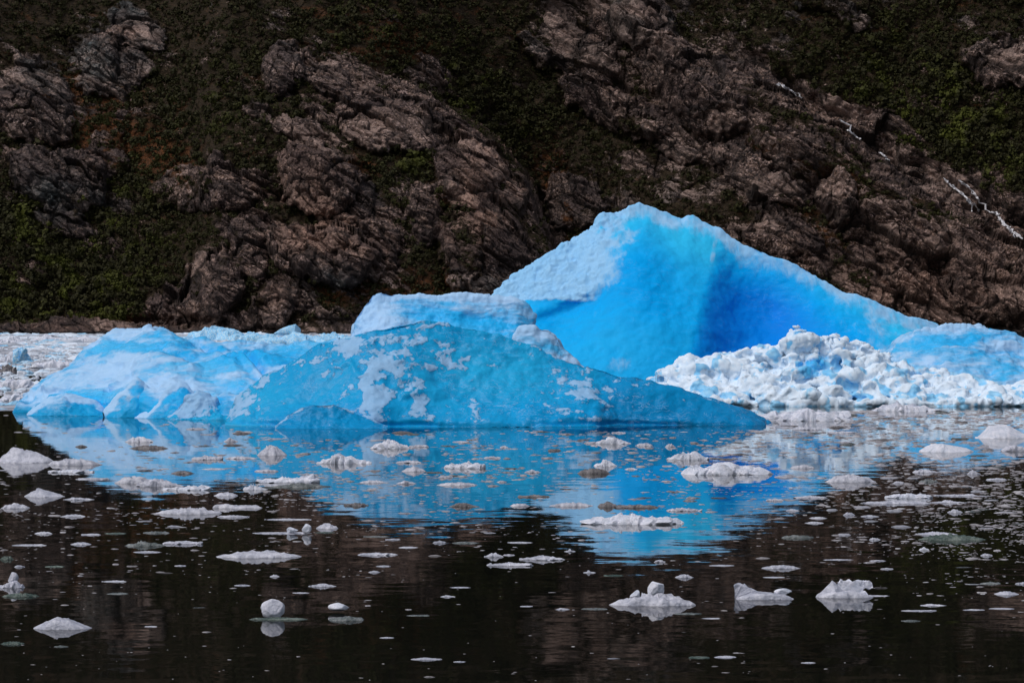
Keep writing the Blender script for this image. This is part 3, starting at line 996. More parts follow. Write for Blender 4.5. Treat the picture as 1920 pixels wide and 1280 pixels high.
# crumbled white berg: a pile of fused lumps
def fused(name, lumps, voxel, mat, attrf):
    bm = bmesh.new()
    rs = np.random.RandomState(5)
    ico = bmesh.new()
    bmesh.ops.create_icosphere(ico, subdivisions=2, radius=1.0)
    iv = np.array([v.co[:] for v in ico.verts])
    ifc = np.array([[v.index for v in f.verts] for f in ico.faces])
    ico.free()
    Vs, Fs = [], []
    for k, (c, r) in enumerate(lumps):
        n = gn(iv * 1.3 + k * 3.3, 3)
        Vs.append(iv * (1 + 0.28 * n)[:, None] * np.array(r) + np.array(c))
        Fs.append(ifc + k * len(iv))
    o = link_mesh(name, np.concatenate(Vs), np.concatenate(Fs))
    m = o.modifiers.new('r', 'REMESH')
    m.mode = 'VOXEL'
    m.voxel_size = voxel
    m2 = o.modifiers.new('s', 'SMOOTH')
    m2.iterations = 11
    m2.factor = 0.6
    dg = bpy.context.evaluated_depsgraph_get()
    me = bpy.data.meshes.new_from_object(o.evaluated_get(dg))
    nv = len(me.vertices)
    V = np.empty(nv * 3, np.float32)
    me.vertices.foreach_get('co', V)
    V = V.reshape(-1, 3).astype(float)
    N_ = np.empty(nv * 3, np.float32)
    me.vertices.foreach_get('normal', N_)
    N_ = N_.reshape(-1, 3).astype(float)
    d, at = attrf(V)
    V = V + N_ * d[:, None]
    me.vertices.foreach_set('co', V.astype(np.float32).ravel())
    for an, av in at.items():
        a_ = me.attributes.new(an, 'FLOAT', 'POINT')
        a_.data.foreach_set('value', np.ascontiguousarray(av, np.float32))
    me.polygons.foreach_set('use_smooth', np.ones(len(me.polygons), bool))
    me.materials.append(mat)
    me.update()
    old = o.data
    o.modifiers.clear()
    o.data = me
    bpy.data.meshes.remove(old)
    me.name = name
    return o


SW = [(1215, 712), (1240, 692), (1270, 675), (1296, 665), (1310, 672), (1345, 662), (1380, 652), (1410, 650), (1440, 646), (1468, 638), (1478, 618), (1490, 607), (1510, 612),
      (1535, 621), (1560, 621), (1600, 633), (1640, 646), (1668, 662), (1700, 674), (1720, 692), (1760, 692), (1800, 700), (1850, 715), (1880, 724), (1920, 714), (1960, 716), (2030, 730)]
rs = np.random.RandomState(12)
lumps = []
Yb = Yw(762)
for k in range(1500):
    px = rs.uniform(1222, 2020)
    top = np.interp(px, [p[0] for p in SW], [p[1] for p in SW])
    u = rs.rand() ** 0.7
    dep = rs.uniform(0, 1)
    Yc = Yb + 0.3 + 5.5 * dep
    zt = EYE - (top - HZ) / F * Yc
    z = zt * min(1, 0.12 + 1.05 * dep) * (0.4 + 0.6 * u)
    r = min(0.75, 0.16 + rs.exponential(0.16))
    z = min(z, zt - 0.75 * r)
    if k % 6 == 0:
        Yc, z = Yb + rs.uniform(-0.1, 0.6), rs.uniform(-0.1, 0.35)
        r = min(r, 0.35)
    lumps.append(((((px - 960) / F) * Yc, Yc, z), (r * rs.uniform(0.9, 1.7), r, r * rs.uniform(0.6, 1.0))))
for px in np.arange(1230, 2030, 14):          # solid core under the lumps
    top = np.interp(px, [p[0] for p in SW], [p[1] for p in SW])
    lumps.append((((px - 960) / F * (Yb + 0.9), Yb + 0.9, 0.0), (0.6, 0.8, 0.42)))
    for dep in (0.35, 0.6, 0.85, 1.15, 1.5):
        Yc = Yb + 0.6 + 5.5 * dep
        zt = max(0.25, EYE - (top - HZ) / F * Yc)
        h = zt * min(1, 0.1 + 1.0 * dep) * 0.5
        lumps.append((((px - 960) / F * Yc, Yc, h * 0.85), (0.8, 0.9, h * 0.98)))


def white_attr(V):
    px, py = proj(V)
    wv = 0.35 * np.stack([gn(V / 0.5, 1), gn(V / 0.5, 2), gn(V / 0.5, 3)], 1)
    fv_, fe_, _ = facets(V / 0.8 + wv, 3)
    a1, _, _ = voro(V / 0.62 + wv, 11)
    a2, _, _ = voro(V / 0.30 + wv, 12)
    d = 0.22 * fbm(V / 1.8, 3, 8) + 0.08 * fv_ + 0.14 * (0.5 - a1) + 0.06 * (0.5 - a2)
    n = fbm(V / 0.8, 4, 23, 0.6)
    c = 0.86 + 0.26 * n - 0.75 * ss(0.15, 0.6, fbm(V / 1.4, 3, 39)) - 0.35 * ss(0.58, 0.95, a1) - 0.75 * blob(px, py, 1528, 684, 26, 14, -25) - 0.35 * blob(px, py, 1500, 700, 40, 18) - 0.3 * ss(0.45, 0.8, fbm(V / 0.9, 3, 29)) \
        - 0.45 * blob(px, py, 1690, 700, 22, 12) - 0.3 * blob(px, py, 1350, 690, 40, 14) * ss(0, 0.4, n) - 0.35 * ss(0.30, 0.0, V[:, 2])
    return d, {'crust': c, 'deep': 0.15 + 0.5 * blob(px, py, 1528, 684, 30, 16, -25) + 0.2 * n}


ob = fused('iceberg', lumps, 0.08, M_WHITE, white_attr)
tag(ob, 'crumbled white iceberg at the right, a lumpy heap with small blue hollows', 'iceberg')

# ------------------------------------------------------------------ floes traced one by one
def floe_mesh(W, D, prof, rs, ragged=0.18, nr=15, na=84, sharp=3.0, rough=0.35, facet=0):
    th = np.linspace(0, 2 * np.pi, na, endpoint=False)
    r = np.linspace(0, 1, nr) ** 0.6
    R, TH = np.meshgrid(r, th)
    q = np.stack([np.cos(TH).ravel() * 1.7, np.sin(TH).ravel() * 1.7, np.full(TH.size, rs.uniform(0, 99))], 1)
    rad = 1 + ragged * fbm(q * 1.4, 5, 5, 0.68).reshape(TH.shape)
    rad = rad / np.abs(rad * np.cos(TH)).max()
    x = R * rad * np.cos(TH)
    y = R * rad * np.sin(TH)
    us = [p[0] * 2 - 1 for p in prof]
    hs_ = [p[1] for p in prof]
    H = np.interp(x.ravel(), us, hs_).reshape(x.shape)
    hmx = max(hs_)
    jg = fbm(np.stack([x.ravel() * 5, y.ravel() * 3, np.full(x.size, rs.uniform(0, 99))], 1), 4, 3, 0.65).reshape(x.shape)
    H = np.clip(H ** 0.75 * hmx ** 0.25 * (1 + rough * 0.9 * jg), 0.15 * hmx, hmx * 1.15)
    z = H * (1 - R ** (sharp * 2.2))
    X, Yv = x * W / 2, y * D / 2
    hm = max(hs_)
    s = max(hm * 1.6, W * 0.06)
    N3 = np.stack([X.ravel(), Yv.ravel(), z.ravel()], 1)
    nz = fbm(N3 / s + rs.uniform(0, 50), 4, 7, 0.6).reshape(z.shape)
    fc, _, _ = facets(N3 / (0.9 * s) + rs.uniform(0, 50), 2)
    nz = 0.6 * nz + 0.7 * fc.reshape(z.shape)
    z = np.maximum(z * (1 + rough * nz), z * 0.2) + 0.10 * hm * (1 - R) * nz
    if facet:
        # broken faces: cut by a few slanted planes
        for k in range(facet):
            n = rs.normal(size=3) * np.array([1, 1, 0.5])
            n[2] = abs(n[2]) + 0.5
            n /= np.linalg.norm(n)
            Pn = np.stack([X / (W / 2), Yv / (D / 2), z / hm], -1)
            d = (Pn @ n) - rs.uniform(0.45, 0.8)
            z = np.where(d > 0, np.maximum(z - d / n[2] * hm, 0.05 * hm), z)
    z[:, -1] = -0.05 - 0.05 * hm
    V = np.stack([X, Yv, z], -1).reshape(-1, 3)
    return V, gridq(na, nr, wrap=True)


PROF = {
    'cap': [(0, .75), (.2, .9), (.42, 1), (.6, .92), (.8, .8), (1, .7)],
    'dome': [(0, .05), (.12, .45), (.3, .8), (.45, 1), (.6, .97), (.8, .6), (.93, .3), (1, .05)],
    'pyr': [(0, .02), (.25, .55), (.42, 1), (.6, .8), (.8, .35), (1, .02)],
    'lens': [(0, .1), (.15, .6), (.4, .95), (.6, 1), (.85, .6), (1, .1)],
    'flat': [(0, .5), (.1, .8), (.3, .6), (.5, 1), (.7, .7), (.9, .8), (1, .4)],
    'left': [(0, .9), (.06, 1), (.25, .7), (.45, .35), (.6, .3), (.75, .45), (.9, .35), (1, .1)],
    'spike': [(0, .3), (.15, .4), (.3, .35), (.55, .45), (.75, .5), (.84, 1), (.9, .55), (1, .2)],
    'lump': [(0, .2), (.12, .4), (.3, .55), (.42, 1), (.55, .8), (.7, .5), (.85, .35), (1, .15)],
    'knob': [(0, .1), (.1, .25), (.35, .3), (.42, 1), (.55, .95), (.62, .4), (.8, .3), (1, .1)],
}
MATS = {'w': M_FLOE, 's': M_SNOWY, 'g': M_GLASS, 'n': M_GREEN, 'd': M_GREY, 'b': M_BLUEF}
rf = np.random.RandomState(77)
TRACED = []


_b = bmesh.new()
bmesh.ops.create_icosphere(_b, subdivisions=3, radius=1.0)
ICO = np.array([v.co[:] for v in _b.verts])
ICOF = np.array([[v.index for v in f.verts] for f in _b.faces])
_b.free()


def chunk(rs, planes=8):
    V = ICO * (1 + 0.12 * fbm(ICO * 1.3, 2, rs.randint(99)))[:, None]
    for k in range(planes):
        n = rs.normal(size=3)
        n /= np.linalg.norm(n)
        V = V - np.maximum(V @ n - rs.uniform(0.5, 0.8), 0)[:, None] * n * 0.97
    c, s = math.cos(rs.uniform(0, 6)), math.sin(rs.uniform(0, 6))
    return V


def floe(x0, x1, yw, h, prof, mat, label, depth=0.35, name='ice_floe', group=None, sharp=3.0, rough=0.35, ragged=0.18, facet=0, lift=0.0, lumps=0, body=0.75):
    """x0..x1, yw: photo pixels of its ends and near water line; h: pixels it stands up; lumps: broken blocks frozen into it"""
    Y = Yw(yw)
    W = (x1 - x0) / F * Y
    D = W * depth
    Yc = Y + D / 2
    h = max(h - 0.6 * D * EYE * F / (Y * Y), 0.30 * h)      # part of its picture height is its top seen from above
    H = max(h / F * Y, 0.015)
    V, Q = floe_mesh(W, D, [(u, v * H * (body if lumps else 1)) for u, v in PROF[prof]], rf, ragged, sharp=sharp, rough=rough, facet=facet)
    if lumps:
        T = np.concatenate([Q[:, :3], Q[:, [0, 2, 3]]])
        Vs, Ts, b = [V], [T], len(V)
        us, hs_ = zip(*PROF[prof])
        for k in range(lumps):
            u = rf.uniform(0.04, 0.96)
            hh = np.interp(u, us, hs_) * H * rf.uniform(0.55, 1.15)
            rx = min(W * rf.uniform(0.05, 0.20), hh * rf.uniform(1.0, 3.6)) + 0.02 * W
            C_ = chunk(rf) * np.array([rx, min(rx * 1.2, D * 0.4), hh])
            a_ = rf.normal() * 0.35
            C_ = C_ @ np.array([[math.cos(a_), 0, math.sin(a_)], [0, 1, 0], [-math.sin(a_), 0, math.cos(a_)]])
            yy = rf.uniform(-0.6, 0.6) * D / 2 * math.sqrt(max(0, 1 - (2 * u - 1) ** 2))
            C_ = C_ + np.array([(u - 0.5) * W, yy, hh - np.max(C_[:, 2])])
            Vs.append(C_)
            Ts.append(ICOF + b)
            b += len(C_)
        V, Q = np.concatenate(Vs), np.concatenate(Ts)
    o = link_mesh(name, V, Q, MATS[mat], smooth=not lumps)
    o.location = (((x0 + x1) / 2 - 960) / F * Yc, Yc, lift)
    TRACED.append(((x0 + x1) / 2, yw - 4, (x1 - x0) / 2 + 3, max(h, 6) + 3))
    return tag(o, label, 'ice floe' if name == 'ice_floe' else name.replace('_', ' '), group)


def block(cx, yb, w_, h_, d_, mat, label, seed, planes=7, rot=0.0, parent=None, name='ice_block', z0=0.0, Yat=None, noise=0.12, sub=3):
    """a solid lump of ice cut by flat breaks"""
    rs = np.random.RandomState(seed)
    bm = bmesh.new()
    bmesh.ops.create_icosphere(bm, subdivisions=sub, radius=1.0)
    V = np.array([v.co[:] for v in bm.verts])
    Fc = np.array([[v.index for v in f.verts] for f in bm.faces])
    bm.free()
    V *= 1 + noise * fbm(V * 1.2, 3, seed)[:, None]
    for k in range(planes):
        n = rs.normal(size=3)
        n /= np.linalg.norm(n)
        d = V @ n - rs.uniform(0.45, 0.72)
        V = V - np.maximum(d, 0)[:, None] * n * 0.99
    V -= (V.max(0) + V.min(0)) / 2
    V /= (V.max(0) - V.min(0))
    Y = Yat or Yw(yb)
    sc = Y / F
    V = V * np.array([w_ * sc, d_ * sc, h_ * sc])
    c, s = math.cos(rot), math.sin(rot)
    V[:, 2] += h_ * sc / 2
    o = link_mesh(name, V, Fc, MATS[mat], parent, smooth=(planes < 7))
    o.location = ((cx - 960) / F * Y, Y, z0 - 0.06 * h_ * sc)
    o.rotation_euler = (0, rot, 0)
    if parent:
        o.location = o.location - parent.location
    elif label:
        tag(o, label, name.replace('_', ' '))
    return o


GF = 'ice floes drifting on the water'
# --- nearest row
floe(57, 175, 1180, 22, 'pyr', 'w', 'grey faceted ice floe shaped like a low pyramid, near the bottom left', 0.5, rough=0.12, ragged=0.08)
floe(462, 580, 1162, 5, 'flat', 'n', 'thin dark green raft of ice under the upright rounded boulder', 0.22)
block(511, 1158, 46, 38, 34, 'w', 'upright rounded grey-white ice boulder mirrored in the dark water', 4, planes=3, noise=0.12, sub=4)
floe(614, 687, 1164, 8, 'flat', 'g', 'glassy grey ice slab with a small white block on its left side', 0.55)
block(635, 1148, 40, 16, 20, 's', 'small white ice block lying on the glassy grey slab', 9, planes=6, z0=0.04)
f = floe(1138, 1312, 1136, 19, 'lens', 'w', 'pale ice floe with two white wedges standing on it, left of the notched floe', 0.30, rough=0.3)
block(1225, 1127, 32, 34, 16, 's', None, 21, planes=8, rot=0.25, parent=f, name='ice_wedge', z0=0.05)
block(1192, 1126, 20, 18, 14, 's', None, 22, planes=8, rot=-0.2, parent=f, name='ice_wedge', z0=0.03)
F2 = floe(1377, 1492, 1124, 12, 'lens', 'w', 'grey ice floe with a high square left end sloping down to the right', 0.30, rough=0.10, ragged=0.06, sharp=5)
block(1468, 1118, 34, 14, 14, 's', None, 23, planes=8, parent=F2, name='ice_wedge', z0=0.03)
f = floe(1527, 1640, 1121, 14, 'lens', 'w', 'ice floe with a sharp grey pyramid and a holed white slab leaning on it', 0.30, rough=0.15)
# pyramid and pierced slab
def pyramid(parent, cx, yb, w_, h_, mat):
    Y = Yw(yb) + 0.15
    sc = Y / F
    bm = bmesh.new()
    v = [bm.verts.new(p) for p in [(-.5 * w_ * sc, 0, -.02), (.1 * w_ * sc, -.25 * w_ * sc, -.02), (.5 * w_ * sc, .02, -.02), (0.0, .35 * w_ * sc, -.02), (-.02 * w_ * sc, 0.03, h_ * sc)]]
    for a_, b_ in ((0, 1), (1, 2), (2, 3), (3, 0)):
        bm.faces.new((v[a_], v[b_], v[4]))
    bm.faces.new((v[3], v[2], v[1], v[0]))
    bmesh.ops.subdivide_edges(bm, edges=bm.edges[:], cuts=5, use_grid_fill=True)
    me = bpy.data.meshes.new('ice_peak')
    bm.to_mesh(me)
    bm.free()
    q = np.array([x.co[:] for x in me.vertices])
    q += 0.02 * np.stack([fbm(q / 0.12, 3, k) for k in (1, 2, 3)], 1)
    me.vertices.foreach_set('co', q.astype(np.float32).ravel())
    me.materials.append(MATS[mat])
    o = bpy.data.objects.new('ice_peak', me)
    C.objects.link(o)
    o.parent = parent
    o.location = ((cx - 960) / F * Y - parent.location.x, Y - parent.location.y, 0)


pyramid(f, 1562, 1120, 70, 32, 'w')


def pierced(parent, x0, x1, yb, h_, mat, out=None, thick=0.16, back=0.35, name='pierced_slab'):
    """an upright weathered slab; by default with a bite taken out of its right end"""
    Y = Yw(yb) + back
    sc = Y / F
    W, H = (x1 - x0) * sc, h_ * sc
    out = out or [(0, .0), (.02, .75), (.10, .98), (.18, .88), (.35, .93), (.45, .85), (.62, .97), (.75, .88), (.88, .92), (.97, .70), (1.0, .50), (.92, .42), (.78, .50), (.72, .40), (.78, .24), (.86, .10), (.84, 0)]
    bm = bmesh.new()
    vs = [bm.verts.new((a_ * W - W / 2, 0, b_ * H - 0.02)) for a_, b_ in out]
    fc = bm.faces.new(vs)
    r = bmesh.ops.extrude_face_region(bm, geom=[fc])
    for g in r['geom']:
        if isinstance(g, bmesh.types.BMVert):
            g.co.y += thick
            g.co.x *= 0.9
    bmesh.ops.triangulate(bm, faces=bm.faces[:])
    bmesh.ops.subdivide_edges(bm, edges=bm.edges[:], cuts=2)
    bmesh.ops.recalc_face_normals(bm, faces=bm.faces[:])
    me = bpy.data.meshes.new(name)
    bm.to_mesh(me)
    bm.free()
    q = np.array([x.co[:] for x in me.vertices])
    q += 0.03 * np.stack([fbm(q / 0.1, 3, k) for k in (4, 5, 6)], 1)
    me.vertices.foreach_set('co', q.astype(np.float32).ravel())
    me.materials.append(MATS[mat])
    o = bpy.data.objects.new(name, me)
    C.objects.link(o)
    o.parent = parent
    o.location = (((x0 + x1) / 2 - 960) / F * Y - parent.location.x, Y - parent.location.y, 0)


pierced(f, 1568, 1638, 1119, 32, 's')
pierced(F2, 1377, 1470, 1122, 27, 'w', [(0, 0), (.0, .95), (.04, 1), (.14, .93), (.2, .97), (.3, .74), (.45, .52), (.62, .40), (.8, .34), (.95, .2), (1, 0)], 0.35, 0.12, 'ice_wedge')
L = [
    (1590, 1670, 1118, 3, 'flat', 'w', 'thin grey ice tongue just right of the holed slab'),
    (1262, 1318, 1152, 6, 'flat', 'g', 'flat glassy ice piece below the floe with two white wedges'),
    (1314, 1353, 1160, 5, 'spike', 'w', 'small bumpy ice piece below and right of the two-wedge floe'),
    (1088, 1143, 1143, 5, 'flat', 'g', 'narrow glassy ice strip left of the two-wedge floe'),
    (1040, 1070, 1143, 6, 'dome', 'w', 'little domed ice bit left of the narrow glassy strip'),
    (974, 1000, 1137, 3, 'flat', 'w', 'short straight white ice sliver alone on dark water below centre'),
    (768, 833, 1237, 9, 'lump', 'w', 'lone bumpy grey floe lowest near the bottom centre'),
    (849, 874, 1241, 4, 'flat', 'w', 'small flat ice bit beside the lone bumpy floe at the bottom'),
    (1288, 1332, 1234, 3, 'flat', 'n', 'thin greenish ice strip near the bottom right of centre'),
    (1338, 1384, 1233, 6, 'lens', 'w', 'thin pale ice lens beside the greenish strip near the bottom'),
    (710, 740, 1196, 4, 'flat', 'w', 'thin flat ice bit below the glassy slab with the block'),
    (0, 47, 1208, 9, 'lens', 'n', 'dark greenish ice piece cut by the left edge near the bottom'),
    (99, 129, 1213, 4, 'flat', 'g', 'small flat glassy piece right of the green one at bottom left'),
    (270, 296, 1175, 4, 'flat', 'w', 'small flat ice bit halfway between the low pyramid and the boulder'),
    (0, 48, 1102, 24, 'dome', 'w', 'grey rounded floe cut by the left edge with a clear ball of ice on it'),
    (0, 76, 1119, 11, 'lens', 'n', 'dark green glassy floe below the rounded one at the left edge'),
    (400, 576, 1046, 20, 'lens', 'w', 'long smooth grey lens-shaped floe left of centre'),
    (578, 632, 1100, 12, 'lump', 'w', 'small knobbly white floe above the slab with the block'),
    (505, 526, 1081, 7, 'pyr', 'w', 'tiny pointed ice bit above the upright boulder'),
    (192, 240, 1091, 8, 'spike', 'w', 'small ragged ice piece at the left, above the low pyramid'),
    (198, 244, 1114, 4, 'lens', 'g', 'thin glassy lens of ice below the small ragged piece at left'),
    (437, 472, 1098, 4, 'lens', 'w', 'thin pale ice lens between the long lens floe and the boulder'),
    (547, 581, 1112, 4, 'flat', 'w', 'flat ice sliver above and right of the upright boulder'),
    (824, 854, 1119, 7, 'lump', 'w', 'tiny knobbly white bit of ice in the open dark centre water'),
    (840, 884, 1102, 3, 'flat', 'w', 'long thin ice sliver above the tiny knobbly bit at centre'),
    (761, 810, 1155, 5, 'spike', 'g', 'thin glassy sliver with a knob, right of the block slab'),
    (1090, 1118, 1074, 10, 'knob', 'w', 'small knobbed floe at the tip of the blue reflection'),
    (1130, 1172, 1080, 5, 'flat', 'n', 'dark flat green ice strip right of the small knobbed floe'),
    (1265, 1302, 1083, 11, 'pyr', 'w', 'small white pointed wedge of ice above the two-wedge floe'),
    (1327, 1378, 1061, 5, 'flat', 'w', 'thin flat ice strip above the small pointed wedge'),
    (1425, 1502, 1066, 10, 'lens', 'w', 'pale flat-bottomed floe above the square-ended one'),
    (1428, 1473, 1083, 4, 'flat', 'w', 'ribbon of thin ice just above the square-ended floe'),
    (1225, 1248, 1054, 9, 'dome', 'w', 'small rounded ice bit at the lower tip of the blue reflection'),
    # --- middle distance
    (664, 748, 1041, 10, 'flat', 'w', 'flat rough grey floe right of the long lens-shaped one'),
    (231, 312, 1024, 13, 'lump', 'g', 'crumpled glassy floe, left one of a touching pair'),
    (305, 380, 1020, 12, 'flat', 'w', 'crumpled pale floe, right one of a touching pair'),
    (130, 173, 1021, 9, 'dome', 'w', 'small double-humped white floe left of the crumpled pair'),
    (15, 90, 1023, 8, 'spike', 'w', 'thin knobbed strip of ice near the left edge'),
    (0, 27, 1049, 10, 'lens', 'n', 'dark green ice dome cut by the left edge'),
    (63, 102, 1001, 7, 'lens', 'w', 'slim pale floe near the left edge above the knobbed strip'),
    (152, 190, 1003, 6, 'flat', 'w', 'small flat floe left of the slim greenish pair'),
    (194, 240, 1001, 5, 'flat', 'n', 'flat green sliver of ice in the left dark water'),
    (262, 320, 1000, 7, 'flat', 'g', 'flat glassy ice strip above the crumpled pair'),
    (247, 305, 1036, 5, 'lens', 'w', 'low flat lens of ice below the crumpled pair'),
    (465, 588, 1001, 9, 'spike', 'w', 'narrow floe carrying a cluster of white teeth at its right end'),
    (592, 636, 991, 14, 'cap', 'w', 'small rounded floe right of the one with white teeth'),
    (590, 630, 999, 4, 'flat', 'n', 'dark green fringe of ice under the small rounded floe'),
    (490, 586, 975, 6, 'flat', 'w', 'long thin strip of ice above the floe with white teeth'),
    (284, 425, 964, 18, 'lens', 'w', 'wide smooth pale floe with a crumbly rim, left of centre'),
    (397, 500, 953, 17, 'left', 'w', 'grey flat-topped floe touching the wide smooth pale one'),
    (405, 467, 970, 9, 'flat', 'w', 'crumbly white strip in front of the grey flat-topped floe'),
    (112, 162, 969, 7, 'lens', 'w', 'thin spindle of white ice in the dark water at left'),
    (0, 57, 953, 13, 'lens', 'w', 'long low pale floe cut by the left edge'),
    (44, 124, 932, 22, 'cap', 'w', 'white domed floe near the left edge above the long low one'),
    (118, 180, 937, 9, 'lump', 'w', 'ragged white strip trailing right of the white domed floe'),
    (400, 450, 930, 10, 'cap', 'w', 'small smooth oval floe above the grey flat-topped one'),
    (454, 497, 918, 16, 'lump', 's', 'compact white lump of ice at the edge of the blue reflection'),
    (-14, 104, 868, 46, 'cap', 'w', 'largest pale domed floe, cut by the left edge below the big iceberg'),
    (84, 194, 872, 18, 'lens', 'w', 'long grey floe right of the largest domed one'),
    (88, 180, 886, 9, 'flat', 's', 'crumbly white strip of ice below the long grey floe'),
    (140, 210, 899, 7, 'flat', 'w', 'thin sheet of broken ice above the white domed floe'),
    (212, 300, 906, 20, 'lens', 'w', 'left pale hump of a three-part floe over the blue reflection'),
    (256, 340, 912, 30, 'lump', 'w', 'grey peaked middle piece of the three-part floe'),
    (300, 398, 919, 18, 'spike', 's', 'rough white right end of the three-part floe'),
    (318, 366, 888, 8, 'lens', 'd', 'dark grey slab of ice behind the three-part floe'),
    (232, 290, 829, 14, 'dome', 's', 'small white dome of ice just off the foot of the left iceberg'),
    (240, 320, 841, 9, 'lens', 'd', 'brownish flat strip below the small white dome'),
    (140, 165, 838, 6, 'lens', 'd', 'dark flat sliver of ice above the long grey floe at left'),
    (357, 417, 862, 14, 'flat', 'w', 'small pale two-bump floe on the blue reflection at left'),
    (420, 484, 860, 10, 'lump', 'w', 'ragged little floe right of the two-bump one'),
    (418, 448, 828, 10, 'pyr', 'w', 'tiny white peak of ice near the wedged chunk'),
    (481, 540, 854, 24, 'cap', 'w', 'smooth egg-shaped white floe below the turquoise ridge'),
    (592, 695, 869, 25, 'lump', 's', 'crumbly white floe with a grey left tail below the turquoise ridge'),
    (374, 430, 880, 4, 'lens', 'w', 'thin brownish lens of ice right of the three-part floe'),
    (480, 600, 905, 24, 'spike', 's', 'rough white floe with a tall pointed tooth at its right'),
    (476, 524, 884, 8, 'flat', 'w', 'flat strip of ice behind the floe with the pointed tooth'),
    (500, 634, 914, 12, 'lump', 'g', 'low shiny broken ice in front of the pointed-tooth floe'),
    (693, 775, 841, 27, 'lump', 's', 'white floe with a rounded knob, under the lacy patch of the ridge'),
    (765, 805, 838, 9, 'flat', 'w', 'little tail piece right of the white knobbed floe'),
    (741, 794, 868, 10, 'flat', 'w', 'flat white floe below the white knobbed one'),
    (750, 800, 884, 13, 'cap', 'w', 'small humped floe below the flat white one on the blue reflection'),
    (832, 912, 878, 18, 'flat', 's', 'flat-topped bumpy white floe in the middle of the blue reflection'),
    (906, 940, 859, 7, 'flat', 'w', 'small flat white bit right above the flat-topped bumpy floe'),
    (847, 880, 829, 5, 'flat', 'w', 'little white bit near the foot of the turquoise ridge at its middle'),
    (936, 954, 839, 6, 'dome', 'w', 'tiny white dome on the blue reflection under the ridge'),
    (742, 782, 907, 11, 'lump', 'w', 'small white floe below the humped one on blue water'),
    (817, 898, 910, 9, 'lens', 'w', 'long oval pinkish floe at the centre of the blue reflection'),
    (672, 725, 905, 7, 'lens', 'w', 'thin pinkish strip of ice right of the shiny broken ice'),
    (643, 690, 948, 11, 'flat', 'd', 'brownish low floe at the lower edge of the blue reflection'),
    (838, 900, 950, 12, 'pyr', 'd', 'brownish peaked floe near the lower edge of the blue reflection'),
    (930, 952, 904, 6, 'dome', 'w', 'tiny rounded floe right of the long oval pinkish one'),
    (968, 1030, 932, 9, 'flat', 'd', 'thin brown floe on blue water left of the bright long floe'),
    (955, 995, 949, 8, 'lens', 'w', 'small pale floe on blue just above the dark gap in the reflection'),
    (982, 1016, 886, 10, 'lump', 'w', 'little double-knobbed white floe right of centre on blue water'),
    (1028, 1116, 949, 10, 'lens', 'w', 'long flat pink-grey floe left of the dark grey pair'),
    (1119, 1160, 950, 13, 'lens', 'd', 'rounded dark grey floe, left one of the dark pair'),
    (1155, 1237, 952, 13, 'flat', 'd', 'long dark grey floe, right one of the dark pair'),
    (1248, 1312, 958, 12, 'flat', 'w', 'rough floe with small lumps right of the dark grey pair'),
    (1088, 1270, 983, 26, 'flat', 's', 'long bright white floe in the tip of the blue reflection'),
    (1081, 1146, 888, 15, 'lens', 'd', 'grey-striped domed floe on the bright part of the blue reflection'),
    (1112, 1158, 874, 20, 'knob', 's', 'white floe with a pointed cap behind the grey-striped one'),
    (1170, 1196, 880, 6, 'dome', 'w', 'small rounded floe right of the grey-striped one'),
    (1115, 1187, 832, 18, 'lump', 's', 'white floe with a central hump near the right end of the turquoise ridge'),
    (1145, 1174, 812, 5, 'flat', 'w', 'thin white bit at the foot of the turquoise ridge, right part'),
    (1190, 1225, 836, 8, 'lens', 'w', 'little pinkish floe right of the central-humped one'),
    (1246, 1268, 838, 10, 'pyr', 'w', 'tiny peaked floe above the big double floe'),
    (1252, 1330, 862, 22, 'dome', 's', 'upper left part of the big bright double floe on blue water'),
    (1275, 1436, 890, 32, 'flat', 's', 'big bright rough floe lying on the blue reflection at right'),
    (1309, 1340, 900, 8, 'spike', 'w', 'small horned ice bit below the big bright rough floe'),
    (1545, 1645, 904, 20, 'lens', 'w', 'wide pale floe at the right edge of the blue reflection'),
    (1480, 1530, 878, 9, 'lens', 'w', 'small pale oval floe right of the big bright rough one'),
    (1435, 1470, 939, 9, 'flat', 'w', 'small pinkish floe near the right edge of the blue reflection'),
    (1490, 1548, 934, 9, 'flat', 'w', 'low pale floe where the blue reflection fades at right'),
    (1472, 1500, 958, 9, 'lump', 'w', 'small knobbly floe just right of the blue reflection'),
    # --- right side
    (1722, 1830, 848, 28, 'cap', 's', 'white domed floe with a pink foot among broken ice at right'),
    (1822, 1935, 822, 44, 'cap', 's', 'large crumbly white floe cut by the right edge'),
    (1872, 1935, 846, 20, 'dome', 'w', 'pale floe below the large crumbly one at the right edge'),
    (1430, 1602, 789, 32, 'flat', 's', 'long white floe just beyond the right tip of the turquoise ridge'),
    (1626, 1762, 771, 26, 'lump', 's', 'white low floe at the foot of the crumbled white iceberg'),
    (1551, 1606, 812, 8, 'flat', 'w', 'flat pale floe in the broken ice below the long white one'),
    (1484, 1546, 806, 12, 'lump', 'w', 'pinkish lumpy floe in the broken ice near the ridge tip'),
    (1605, 1745, 945, 12, 'flat', 'w', 'long flat floe with rough middle in the dark water at right'),
    (1660, 1745, 934, 14, 'flat', 's', 'rough white strip lying against the long flat floe'),
    (1740, 1816, 943, 11, 'knob', 'w', 'flat floe with a small upright knob right of the long flat one'),
    (1750, 1836, 930, 10, 'spike', 'w', 'ragged white strip behind the floe with the upright knob'),
    (1712, 1800, 1003, 12, 'lump', 'w', 'rough white ridge of ice behind the dark green slab'),
    (1712, 1852, 1013, 17, 'lens', 'n', 'dark green clear slab of ice at the right'),
    (1775, 1806, 961, 9, 'lens', 'w', 'small smooth oval floe above the dark green slab'),
    (1705, 1760, 886, 14, 'lump', 'w', 'white floe of small lumps left of the little diamond one'),
